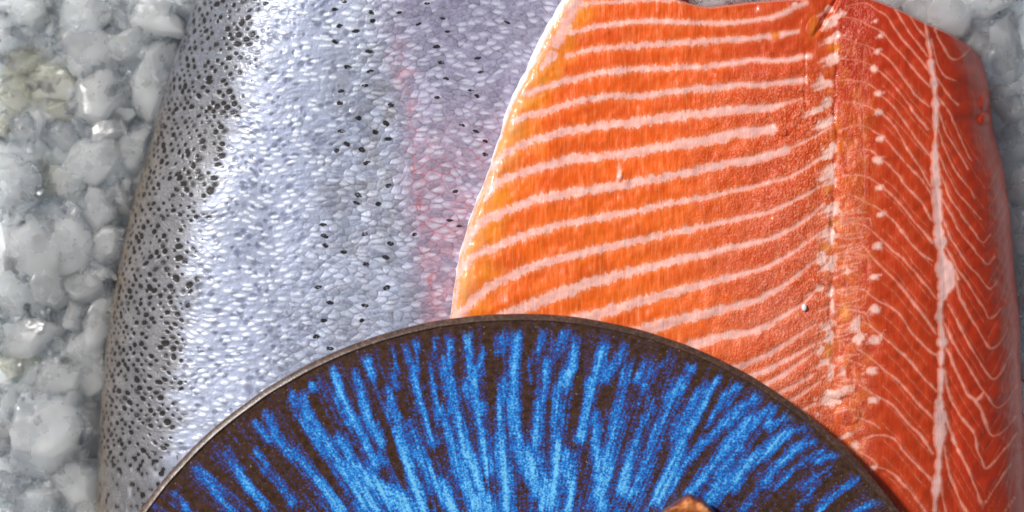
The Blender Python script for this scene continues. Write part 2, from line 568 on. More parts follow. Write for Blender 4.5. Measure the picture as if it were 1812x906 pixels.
    lav = np.array([0.45, 0.495, 0.655]); gry = np.array([0.33, 0.36, 0.47]); gbr = np.array([0.30, 0.29, 0.32]); pur = np.array([0.31, 0.28, 0.40]); pnk = np.array([0.52, 0.30, 0.38])
    red = np.array([0.52, 0.11, 0.13])

    def L(c): return np.broadcast_to(c, X.shape + (3,)).copy()

    def mx(a, b, f): return a + (b - a) * np.clip(f, 0, 1)[..., None]
    cl = mx(L(gb), L(tan), (1 - sstep(20, 130, SS)) * sstep(60, 260, Y) * (0.85 + 0.3 * N2(X / 20, Y / 25)))
    cl = mx(cl, L(topg), (1 - sstep(60, 300, Y)) * 0.8)
    n_big = N4.fbm(X / 90, Y / 140, 3)
    fl = L(lav)
    fl = mx(fl, L(gry), 0.45 + 0.5 * n_big - 0.35 * sstep(250, 500, Y))
    fl = mx(fl, L(gbr), sstep(120, 260, zoneX - bl) * (1 - sstep(-40, 40, zoneX - lat)) * (0.45 + 0.5 * N1.fbm(X / 30, Y / 22, 3)) * (1 - 0.55 * sstep(250, 520, Y)))
    topd = 1 - sstep(0, 240, Y)
    fl = mx(fl, L(np.array([0.46, 0.48, 0.58])), topd * 0.45 * sstep(60, 200, zoneX - bl))
    right = sstep(-25, 30, zoneX - lat)
    fl = mx(fl, L(pur), np.clip(sstep(-55, 20, zoneX - lat) * (0.85 - 0.1 * n_big), 0, 1))
    pinkm = np.exp(-((zoneX - lat - 6) / 22.0) ** 2) * (0.35 + 0.5 * N3.fbm(X / 22, Y / 16, 3)) * sstep(30, 120, Y)
    pinkm = np.maximum(pinkm, sstep(-50, 10, zoneX - lat) * sstep(100, 420, Y) * (0.55 + 0.40 * N3.fbm(X / 40, Y / 36, 3)))
    fl = mx(fl, L(pnk), pinkm * 1.1)
    # individual scales differ in silver
    oval = 1 - sstep(0.45, 1.0, np.sqrt((bu / 9.5) ** 2 + ((bv - 0.8) / 3.9) ** 2))
    br = (0.70 + 0.62 * R[..., 2])
    cz = sstep(120, 240, zoneX - bl)                     # 0 on the silver flank, 1 towards the belly
    mott = N1.fbm(X / 7.0, Y / 5.0, 2)
    fl = fl * (1 + (br[..., None] - 1.0) * (0.12 + 0.50 * cz[..., None]) + 0.20 * (cz * mott)[..., None])
    dcen = oval * (R[..., 3] < 0.42) * cz
    fl = mx(fl, L(np.array([0.20, 0.19, 0.30])), dcen * 0.55)
    dim = (1 - sstep(0.30, 1.65, bestp)) * sstep(0.42, 0.62, prx) * (0.80 - 0.25 * sstep(60, 200, zoneX - bl)) * (1 - 0.75 * sstep(170, 300, zoneX - bl)) * (1 - right)
    fl = mx(fl, L(np.array([0.13, 0.145, 0.24])), dim)
    oval_glint = oval * (R[..., 2] > 0.50) * (0.85 - 0.45 * cz)  # oval highlights on some silver scales, painted as near-white colour
    fl = mx(fl, L(np.array([0.86, 0.89, 0.97])), oval_glint)
    fl = fl * (1 - (0.10 + 0.30 * cz[..., None]) * (edge * (0.3 + 0.9 * sstep(-0.4, 0.5, N1.fbm(X / 9, Y / 7, 2))))[..., None])
    redv = edge * right * sstep(160, 330, Y) * sstep(-0.35, 0.65, N2.fbm(X / 34, Y / 30, 2)) * 0.55
    redv = np.maximum(redv, edge * np.exp(-((zoneX - lat - 8) / 14.0) ** 2) * sstep(60, 200, Y) * 0.45 * sstep(-0.5, 0.4, N4.fbm(X / 15, Y / 15, 2)))
    redv = np.maximum(redv, np.exp(-((zoneX - lat - 4 - 4 * N1(X / 9, Y / 14)) / 3.0) ** 2) * sstep(100, 260, Y) * sstep(-0.2, 0.6, N4.fbm(X / 12, Y / 20, 2)) * 0.7)
    fl = mx(fl, L(red), redv)
    cl = mx(cl, L(np.array([0.060, 0.055, 0.055])), (1 - sstep(0.7, 2.1, bestp)) * 0.45)
    glintA = ovp * (prx > 0.5) * sstep(50, 150, SS) * 0.70 * (R[..., 3] > 0.5) * sstep(40, 110, SS) * 0.5  # small specular glints beside the pits, painted into the back's colour
    cl = mx(cl, L(np.array([0.62, 0.63, 0.68])), glintA)
    cl = cl * (0.84 + 0.32 * R[..., 2:3])
    zc = (0.72 * zAw + 0.28 * zA)[..., None]
    col = cl * zc + fl * (1 - zc)
    silver = (1 - zA) * 0.9 * (1 - 0.5 * right) + 0.35 * zA
    # relief in px
    rel = ((relB * (0.18 + 0.62 * sstep(110, 250, zoneX - bl)) + (0.5 * oval - 0.6 * pit * (prx > 0.5)) * (1 - sstep(170, 300, zoneX - bl)))) * (1 - zA) * 1.3 * (1 - 0.45 * right) + zA * (-1.2 * pit + 0.9 * ovp + 0.15 * dome + 0.25 * np.exp(-((bestp - 1.3) / 0.35) ** 2))
    rel = rel + 0.14 * N4(X / 3.3, Y / 3.3)
    rel = rel * top * (SS < 1e8)
    dz = rel * S
    # displace along approximate normal (radial on the arc)
    tha = np.clip(SS / AL, 0, 1) * math.pi / 2
    Xd = X - np.where(SS < AL, np.cos(tha), 0) * rel * 0.8
    Zd = Z + dz * np.where(SS < AL, np.sin(tha), 1) + und * top
    # close the two ends: rows sinking to the bottom
    def ends(A, zmode=None):
        return A
    wx, wy, wz = P(Xd, Y, Zd)
    # end caps
    def cap(arr, first):
        return arr[:1] if first else arr[-1:]
    rows = []
    steps = np.linspace(0, 1, 9)[1:]
    def capz(zrow): return [zrow * (1 - s) + 0.0005 * s for s in steps]
    wx = np.concatenate([cap(wx, 1)] * 8 + [wx] + [cap(wx, 0)] * 8, 0)
    wy = np.concatenate([cap(wy, 1) + 0.0] * 8 + [wy] + [cap(wy, 0)] * 8, 0)
    wz = np.concatenate(capz(cap(wz, 1))[::-1] + [wz] + capz(cap(wz, 0)), 0)

    def ex(A): return np.concatenate([A[:1]] * 8 + [A] + [A[-1:]] * 8, 0)
    root = empty('salmon_fillet', (P(600, 500, 0)[0], P(600, 500, 0)[1], 0),
                 'salmon fillet lying skin side up, with silver scaly skin and black spots', 'fish fillet', 'salmon fillets')
    o = grid_mesh('skin', wx, wy, wz, M_skin, None, wrap=True,
                  attrs={'dark': ex(dark), 'silver': ex(silver)}, vecs={'pxy': (ex(SS + xl) / 100, ex(Y) / 100, 0 * ex(Y))})
    me = o.data
    ca = me.color_attributes.new('skincol', 'FLOAT_COLOR', 'POINT')
    cc = ex(np.clip(col, 0.01, 0.92))
    cc = np.concatenate([cc, np.ones(cc.shape[:2] + (1,))], -1)
    ca.data.foreach_set('color', cc.astype(np.float32).ravel())
    reparent(o, root)
    return root


build_skin()

# ------------------------------------------------------------------ flesh-side fillet: traced fat lines
strokes = []


def st(pts, w0, w1=None, seg=None):
    """polyline in photo px, half widths"""
    w1 = w0 if w1 is None else w1
    n = len(pts)
    strokes.append([(p[0], p[1], (p[2] if len(p) > 2 else w0 + (w1 - w0) * i / max(1, n - 1))) for i, p in enumerate(pts)])


st([(1000, 18), (1031, 8), (1071, 3), (1130, 1), (1206, 0)], 4.5, 2)
st([(1008, 58), (1045, 48), (1080, 43), (1110, 39), (1159, 37), (1226, 40), (1292, 41), (1325, 37), (1350, 34), (1375, 28), (1399, 18), (1426, 5)], 3.5, 4.5)
st([(1005, 99), (1038, 88), (1080, 84), (1159, 79), (1226, 75), (1292, 71), (1330, 68), (1360, 65)], 3.5, 5)
st([(1384, 61), (1400, 58), (1413, 55)], 5, 3)
st([(929, 166), (979, 149), (1045, 132), (1080, 126), (1126, 122), (1186, 121), (1259, 116), (1300, 111), (1333, 106), (1366, 108), (1400, 105), (1432, 99)], 4.5, 4.5)
st([(909, 215), (929, 205), (985, 192), (1038, 175), (1080, 170), (1143, 170), (1209, 159), (1272, 154), (1313, 148), (1335, 151), (1383, 146), (1422, 141)], 4.5, 5)
st([(872, 297), (893, 271), (945, 247), (1005, 232), (1080, 220), (1103, 220), (1143, 213), (1209, 205), (1275, 197), (1325, 192), (1363, 190)], 5, 7)
st([(1363, 190), (1386, 185), (1416, 174)], 5, 1.5)
st([(860, 350), (869, 333), (889, 318), (929, 304), (979, 290), (1020, 281), (1080, 275), (1126, 269), (1192, 257), (1259, 247), (1308, 235), (1340, 233), (1366, 228)], 5, 8)
st([(822, 436), (830, 416), (856, 389), (896, 373), (945, 353), (1005, 341), (1060, 334), (1110, 326), (1176, 313), (1226, 303), (1292, 288), (1350, 279), (1389, 265)], 6, 6)
st([(1389, 265), (1410, 256), (1446, 238), (1469, 225)], 2.5, 2)
st([(806, 490), (836, 452), (879, 436), (929, 416), (995, 396), (1065, 385), (1126, 373), (1176, 363), (1226, 353), (1292, 340), (1350, 326), (1399, 313), (1432, 293), (1466, 270)], 6, 2.5)
st([(806, 575), (816, 558), (843, 525), (889, 495), (945, 470), (1012, 452), (1070, 439), (1126, 426), (1192, 411), (1242, 402), (1292, 390), (1366, 374), (1396, 359), (1432, 341), (1462, 320)], 7, 2.5)
st([(860, 580), (902, 555), (945, 537), (1012, 512), (1070, 493), (1126, 479), (1192, 462), (1259, 446), (1308, 435), (1360, 423), (1403, 404), (1432, 384), (1456, 361)], 9, 2.5)
st([(990, 580), (1038, 561), (1080, 549), (1126, 535), (1192, 517), (1259, 499), (1308, 486), (1350, 475), (1393, 452), (1432, 426), (1459, 407)], 9, 2)
st([(1100, 598), (1159, 578), (1209, 563), (1275, 548), (1340, 532), (1383, 508), (1432, 469), (1452, 455)], 9, 2)
st([(1190, 622), (1230, 610), (1276, 595), (1332, 587), (1366, 573), (1393, 555), (1423, 535), (1449, 508)], 8, 2)
st([(1270, 661), (1309, 648), (1349, 633), (1382, 613), (1412, 593), (1445, 572)], 6, 2)
st([(1330, 692), (1359, 678), (1385, 663), (1415, 641), (1445, 620)], 5, 2.5)
st([(1370, 725), (1402, 706), (1425, 692), (1452, 674)], 4, 2)
# yellow-white folds near the top of the flap
st([(1020, 0), (1016, 15), (1004, 35), (996, 55), (984, 78)], 9, 7)
st([(976, 100), (968, 110), (958, 120)], 9, 3)
st([(1008, 0), (990, 25), (975, 55), (950, 90), (930, 120), (915, 145)], 1.6, 1.2)
st([(990, 58), (955, 95), (925, 150), (905, 190), (885, 240), (868, 290), (850, 340)], 2, 2)
st([(880, 290), (860, 330), (838, 380), (822, 440), (810, 500), (803, 560)], 2.5, 2.5)
# lines between the spine and the seam
for l in ([(1585, 17), (1611, 60), (1641, 99)], [(1608, 26), (1628, 56), (1641, 70)],
          [(1495, 10), (1535, 3), (1552, 20), (1568, 23), (1582, 50), (1608, 83), (1635, 113), (1650, 135)],
          [(1475, 22), (1490, 30), (1512, 33), (1535, 43), (1562, 56), (1578, 76), (1598, 99), (1628, 135), (1645, 153)],
          [(1480, 62), (1505, 70), (1532, 81), (1555, 91), (1575, 106), (1598, 136), (1621, 169), (1644, 189)],
          [(1485, 103), (1528, 109), (1547, 119), (1565, 133), (1588, 159), (1608, 185), (1628, 212), (1641, 228)],
          [(1485, 142), (1505, 141), (1532, 146), (1552, 159), (1578, 185), (1601, 215), (1625, 252), (1644, 275)],
          [(1495, 182), (1515, 180), (1538, 189), (1568, 205), (1585, 225), (1605, 262), (1625, 292), (1648, 330)],
          [(1485, 232), (1505, 222), (1532, 222), (1562, 242), (1591, 275), (1615, 300), (1634, 320), (1648, 343)],
          [(1495, 275), (1512, 265), (1535, 262), (1565, 285), (1591, 310), (1605, 333), (1628, 353), (1648, 389)],
          [(1492, 310), (1525, 310), (1545, 316), (1565, 332), (1601, 369), (1621, 396), (1641, 416), (1651, 429)],
          [(1482, 352), (1505, 343), (1528, 356), (1555, 370), (1568, 378), (1591, 402), (1611, 429), (1628, 449), (1651, 462)],
          [(1482, 403), (1505, 393), (1532, 399), (1562, 426), (1601, 462), (1634, 499), (1658, 528)],
          [(1482, 459), (1499, 442), (1525, 432), (1545, 455), (1565, 479), (1591, 502), (1611, 528), (1641, 567), (1655, 591)],
          [(1485, 512), (1528, 512), (1558, 535), (1585, 548), (1605, 575), (1615, 590), (1645, 623), (1664, 631)],
          [(1490, 575), (1520, 565), (1542, 580), (1559, 593), (1585, 616), (1612, 640), (1632, 666), (1657, 692)],
          [(1515, 615), (1540, 632), (1562, 653), (1585, 669), (1608, 693), (1628, 719), (1655, 745)],
          [(1520, 680), (1540, 695), (1552, 702), (1579, 716), (1599, 739), (1615, 757), (1632, 772), (1652, 802)],
          [(1515, 738), (1540, 745), (1556, 757)],
          [(1528, 776), (1550, 770), (1569, 769), (1589, 782), (1605, 805), (1625, 825), (1648, 848)],
          [(1488, 785), (1510, 795), (1540, 810), (1550, 822)],
          [(1542, 828), (1565, 828), (1585, 841), (1602, 860), (1621, 881), (1635, 904), (1655, 935)],
          [(1560, 890), (1585, 900), (1610, 925), (1645, 975)]):
    st([(x, y, 0.6 + 1.1 * min(1, max(0, (x - 1530) / 70)) + (0.5 if y > 380 else 0)) for x, y in l], 1)
blobs = []
for x, y, w in [(1551, 38, 3), (1559, 64, 4), (1552, 92, 4.5), (1547, 122, 6), (1555, 165, 6), (1557, 199, 6.5), (1559, 246, 6.5), (1555, 284, 9), (1556, 331, 7.5), (1558, 380, 7),
                (1553, 435, 9), (1550, 490, 9), (1549, 548, 9), (1548, 602, 10), (1544, 657, 10), (1545, 708, 8), (1513, 789, 7), (1544, 829, 7), (1450, 3, 0)]:
    if w: blobs.append((x, y, w * 0.78, w * 0.55)); st([(x - w * 0.5, y, w * 0.62), (x, y - w * 0.3, w * 0.8), (x + w * 0.5, y + w * 0.3, w * 0.5)], w)
st([(1530, 80), (1527, 120), (1523, 150), (1518, 175), (1528, 195), (1527, 230), (1529, 260), (1530, 330), (1527, 370), (1524, 420), (1522, 450)], 0.3)
# spine blobs
for x, y, a, b in [(1469, 18, 7, 5), (1480, 28, 9, 4), (1474, 42, 6, 6), (1481, 62, 7, 6), (1472, 72, 8, 4), (1472, 100, 9, 6), (1478, 108, 7, 6), (1462, 150, 8, 5), (1455, 143, 4, 6), (1463, 183, 9, 7),
                   (1446, 195, 11, 4), (1462, 217, 8, 6), (1474, 262, 6, 8), (1466, 272, 6, 8), (1468, 308, 8, 10), (1474, 320, 5, 8), (1469, 296, 6, 6), (1470, 368, 9, 6), (1478, 375, 5, 6),
                   (1464, 412, 10, 6), (1470, 420, 4, 8), (1456, 458, 6, 7), (1468, 470, 7, 8), (1470, 520, 3, 10), (1472, 540, 3, 12), (1452, 510, 4, 4),
                   (1470, 597, 5, 14), (1463, 580, 6, 4), (1478, 697, 17, 9), (1470, 706, 12, 10), (1452, 620, 4, 8), (1460, 642, 5, 5), (1472, 660, 3, 10), (1500, 480, 3, 6), (1492, 660, 3, 6),
                   (1520, 600, 6, 10), (1515, 575, 4, 10), (1500, 770, 6, 3), (1405, 10, 3, 3)]:
    st([(x, y, min(a, b) * 0.9), (x - 11, y + 5, min(a, b) * 0.6), (x - 24, y + 11, 1.0)], 1)
    blobs.append((x, y, a * 1.35, b * 1.35)); a *= 1.0; b *= 1.0
    if a >= b: st([(x - a + b * .6, y + 1, b * .6), (x, y, b * .8), (x + a - b * .6, y, b * .6)], b)
    else: st([(x, y - b + a * .6, a * .6), (x, y, a * .8), (x + 1, y + b - a * .6, a * .6)], a)
# net of connective tissue along the spine
_r = random.Random(5)
for k in range(70):
    x = 1478 + _r.random() * 62; y = 60 + _r.random() * 720; w = 0.35 + 0.7 * _r.random()
    if x < 1480 + max(0, (y - 640) * 0.6): continue
    dx = (_r.random() - 0.5) * 9; L_ = 8 + 16 * _r.random()
    st([(x, y), (x + dx, y + L_ * 0.5), (x + dx * 1.6, y + L_)], w, 0.2)
for k in range(36):
    y = 360 + _r.random() * 380
    st([(1474 + _r.random() * 8, y), (1490 + _r.random() * 12, y + (_r.random() - 0.6) * 16), (1515 + _r.random() * 20, y + (_r.random() - 0.5) * 22)], 0.9, 0.9)
# the seam
seam = [(1634, 35, 2), (1640, 60, 3.4), (1645, 85, 4), (1647, 110, 5), (1651, 135, 6), (1655, 170, 7), (1656, 200, 6.5), (1656, 235, 7), (1655, 265, 7), (1656, 300, 7), (1657, 340, 8), (1659, 380, 8),
        (1663, 420, 9), (1665, 450, 11), (1672, 475, 15), (1679, 492, 17), (1672, 510, 12), (1665, 530, 7), (1663, 560, 6), (1666, 590, 9), (1667, 620, 8), (1665, 650, 6), (1664, 690, 7),
        (1663, 720, 8.5), (1664, 750, 10), (1662, 785, 9), (1662, 810, 7), (1660, 840, 7.5), (1656, 875, 7), (1655, 906, 6)]
st(seam, 6)
st([(1690, 478, 5), (1694, 494, 3)], 5)
for l, w0, w1 in [([(1654, 53), (1668, 80), (1678, 103), (1692, 109), (1703, 98), (1714, 86)], 2.4, 1.2), ([(1648, 70), (1657, 110), (1668, 132), (1680, 140), (1690, 143)], 1.6, 2),
                  ([(1658, 139), (1668, 153), (1678, 169), (1694, 186)], 1.6, 2), ([(1655, 165), (1671, 189), (1680, 198), (1684, 207), (1695, 235), (1707, 258), (1718, 285)], 2.6, 1),
                  ([(1658, 190), (1668, 220), (1680, 245), (1700, 275), (1712, 300)], 1.6, 1.2),
                  ([(1660, 225), (1672, 262), (1681, 287), (1697, 313), (1714, 330), (1724, 351)], 1.4, 1.4),
                  ([(1659, 262), (1671, 300), (1691, 336), (1711, 359), (1734, 388)], 1.6, 1.2),
                  ([(1658, 303), (1668, 316), (1681, 350), (1697, 373), (1717, 403), (1740, 434), (1752, 415)], 1.9, 1.2),
                  ([(1661, 343), (1681, 376), (1697, 409), (1724, 442), (1747, 472), (1760, 455)], 2.0, 1.1),
                  ([(1668, 386), (1684, 422), (1704, 459), (1727, 482), (1752, 517), (1766, 495)], 2.0, 1.0),
                  ([(1674, 439), (1694, 475), (1711, 499), (1727, 528), (1742, 547), (1752, 570), (1770, 545)], 2.2, 1.0),
                  ([(1692, 500), (1699, 528), (1724, 571), (1744, 606), (1752, 622), (1770, 606), (1782, 580)], 2.4, 1.0),
                  ([(1678, 538), (1694, 568), (1714, 606), (1737, 646), (1757, 675), (1772, 660), (1787, 626)], 2.6, 1.0),
                  ([(1668, 565), (1687, 606), (1711, 646), (1724, 666), (1740, 692), (1760, 723), (1768, 723), (1785, 705), (1800, 680)], 2.8, 1.1),
                  ([(1672, 612), (1684, 636), (1694, 662), (1711, 699), (1731, 712), (1742, 742), (1755, 775), (1775, 765), (1797, 738)], 4.2, 1.2),
                  ([(1728, 710), (1736, 706), (1740, 694)], 3, 2.5),
                  ([(1671, 659), (1681, 705), (1701, 738), (1718, 757), (1726, 770), (1731, 798), (1745, 834), (1760, 818), (1778, 795), (1797, 765)], 3.2, 1.2),
                  ([(1671, 732), (1687, 778), (1711, 825), (1724, 858), (1739, 897), (1760, 864), (1775, 840), (1787, 821)], 3.6, 1.3),
                  ([(1671, 791), (1678, 828), (1691, 868), (1711, 906), (1740, 955), (1765, 925), (1795, 880)], 3.0, 1.5),
                  ([(1664, 854), (1674, 906), (1690, 960)], 2, 2)]:
    st(l, w0, w1)
# long faint streaks on the right flank
for k in range(8):
    x0 = 1722 + k * 10.5 + _r.random() * 3
    y0 = 150 + (x0 - 1722) * 5.2 + _r.random() * 90
    Ls = 120 + 200 * _r.random()
    st([(x0, y0), (x0 + 9, y0 + Ls * .5), (x0 + 15 + 4 * _r.random(), y0 + Ls)], -1.1, -1.3)
# beyond the frame (towards and under the plate) the pattern goes on
base_n = len(strokes)
ext = []
for s_ in strokes[:base_n]:
    ys = [p[1] for p in s_]
    if min(ys) > 560 and min(p[0] for p in s_) > 1480:
        ext.append([(p[0] - 4, p[1] + 345, p[2]) for p in s_])
        ext.append([(p[0] - 14, p[1] + 690, p[2]) for p in s_])
for k in range(14):
    y = 700 + k * 52
    ext.append([(850, y + 90, 8), (1000, y + 40, 8), (1200, y, 7), (1350, y - 40, 5), (1440, y - 90, 3)])
strokes += ext

# seam and lines wander a little, as grown tissue does
strokes = [[(x, y, w * 1.22 if w > 2 and x < 1440 else w) for x, y, w in s_] for s_ in strokes]
def resample(s_):
    out = [s_[0]]
    for p, q in zip(s_[:-1], s_[1:]):
        k = max(1, int(math.hypot(q[0] - p[0], q[1] - p[1]) / 7))
        out += [tuple(p[j] + (q[j] - p[j]) * i / k for j in range(3)) for i in range(1, k + 1)]
    a = np.array(out)
    wb = 1.3 if a[:, 0].mean() > 1480 else 1.1
    big = a[:, 2].mean() > 4 and a[:, 0].mean() > 1600
    dx = wb * N1.fbm(a[:, 0] / 17, a[:, 1] / 17 + 3, 2); dy = wb * N2.fbm(a[:, 0] / 17, a[:, 1] / 17, 2)
    wv = 1 + (0.55 if a[:, 0].mean() > 1480 else 0.22) * N3.fbm(a[:, 0] / 11, a[:, 1] / 11, 2)
    # corner smoothing
    for _ in range(2):
        a[1:-1, :2] = 0.25 * a[:-2, :2] + 0.5 * a[1:-1, :2] + 0.25 * a[2:, :2]
    return [(x, y, w) for x, y, w in zip(a[:, 0] + dx, a[:, 1] + dy, np.where(a[:, 2] > 0, a[:, 2] * np.clip(wv, 0.35, 2), a[:, 2]))]
strokes = [resample(s_) for s_ in strokes]
# fainter lines between the traced ones on the right of the spine
_q = random.Random(9)
for k in range(26):
    y = 90 + k * 31 + _q.random() * 10
    L1 = 0.6 + 0.4 * _q.random()
    pts = [(1562, y), (1590, y + 26), (1615, y + 58), (1615 + 35 * L1, y + 58 + 40 * L1)]
    strokes.append(resample([(a, b, -0.35) for a, b in pts]))
for k in range(24):
    y = 180 + k * 33 + _q.random() * 12
    strokes.append(resample([(a, b, -0.4) for a, b in [(1672, y), (1695, y + 45), (1722, y + 90), (1742, y + 120)]]))
    strokes.append(resample([(a, b, -0.4) for a, b in [(1748, y + 118), (1768, y + 85), (1785, y + 40), (1792, y)]]))
RX0, RX1, RY0, RY1 = 760, 1860, -60, 1560
fat_r = np.full((RY1 - RY0, RX1 - RX0), -14.0, np.float32)
for s_ in strokes:
    for (x0, y0, w0), (x1, y1, w1) in zip(s_[:-1], s_[1:]):
        pad = 15 + max(w0, w1)
        ix0 = int(max(0, min(x0, x1) - pad - RX0)); ix1 = int(min(RX1 - RX0, max(x0, x1) + pad - RX0))
        iy0 = int(max(0, min(y0, y1) - pad - RY0)); iy1 = int(min(RY1 - RY0, max(y0, y1) + pad - RY0))
        if ix1 <= ix0 or iy1 <= iy0: continue
        gx, gy = np.meshgrid(np.arange(ix0, ix1) + RX0, np.arange(iy0, iy1) + RY0)
        dx, dy = x1 - x0, y1 - y0
        t_ = np.clip(((gx - x0) * dx + (gy - y0) * dy) / (dx * dx + dy * dy + 1e-9), 0, 1)
        d = np.hypot(gx - x0 - t_ * dx, gy - y0 - t_ * dy)
        v = (w0 + (w1 - w0) * t_) - d
        fat_r[iy0:iy1, ix0:ix1] = np.maximum(fat_r[iy0:iy1, ix0:ix1], v)


blobs += [(1097, 308, 4.5, 9.0), (1094, 322, 3, 6)]
_b = random.Random(4)
blobs = [(x + _b.uniform(-2, 2), y + _b.uniform(-2, 2), a * _b.uniform(0.7, 1.25), b * _b.uniform(0.6, 1.1)) for x, y, a, b in blobs]
blob_r = np.full(fat_r.shape, -12.0, np.float32)
_gy, _gx = np.mgrid[-34:35, -34:35].astype(float)
for (bx, by, ba, bb_) in blobs:
    ix, iy = int(bx - RX0), int(by - RY0)
    wv = 1 + 0.45 * N1.fbm((_gx + bx) / 8, (_gy + by) / 8, 2)
    v = (1 - np.sqrt((_gx / ba) ** 2 + ((_gy + 0.35 * _gx) / bb_) ** 2) * wv) * min(ba, bb_)
    y0_, y1_ = max(0, iy - 34), iy + 35
    sl = v[y0_ - (iy - 34):]
    blob_r[y0_:y1_, ix - 34:ix + 35] = np.maximum(blob_r[y0_:y1_, ix - 34:ix + 35], sl)


def samp(R, x, y):
    x = np.clip(x - RX0, 0, R.shape[1] - 2.001); y = np.clip(y - RY0, 0, R.shape[0] - 2.001)
    xi = x.astype(int); yi = y.astype(int); fx = x - xi; fy = y - yi
    return (R[yi, xi] * (1 - fx) + R[yi, xi + 1] * fx) * (1 - fy) + (R[yi + 1, xi] * (1 - fx) + R[yi + 1, xi + 1] * fx) * fy


FL_L = [(-60, 1030), (-30, 1012), (0, 997), (60, 962), (120, 934), (190, 900), (250, 882), (300, 865), (360, 842), (420, 822), (480, 808), (530, 801), (560, 797), (700, 790), (1000, 800), (1560, 830)]
FL_R = [(-60, 1728), (95, 1732), (130, 1745), (180, 1751), (240, 1760), (290, 1773), (340, 1782), (420, 1790), (500, 1797), (600, 1803), (700, 1808), (800, 1811), (906, 1813), (1200, 1812), (1560, 1790)]
FL_T = [(900, -45), (1100, -30), (1180, -8), (1206, 0), (1225, 7), (1245, 12), (1270, 16), (1300, 13), (1340, 8), (1400, 3), (1440, 0), (1480, -12), (1530, -8), (1548, 0), (1570, 8), (1600, 20), (1640, 40), (1700, 70), (1725, 90), (1735, 104), (1760, 120)]


def flesh_z(x):
    return smooth_interp([(780, 0.0445), (900, 0.0450), (1100, 0.0440), (1300, 0.0435), (1440, 0.0440), (1474, 0.0436), (1500, 0.0440), (1560, 0.0443), (1640, 0.0430), (1700, 0.040), (1830, 0.036)], x)


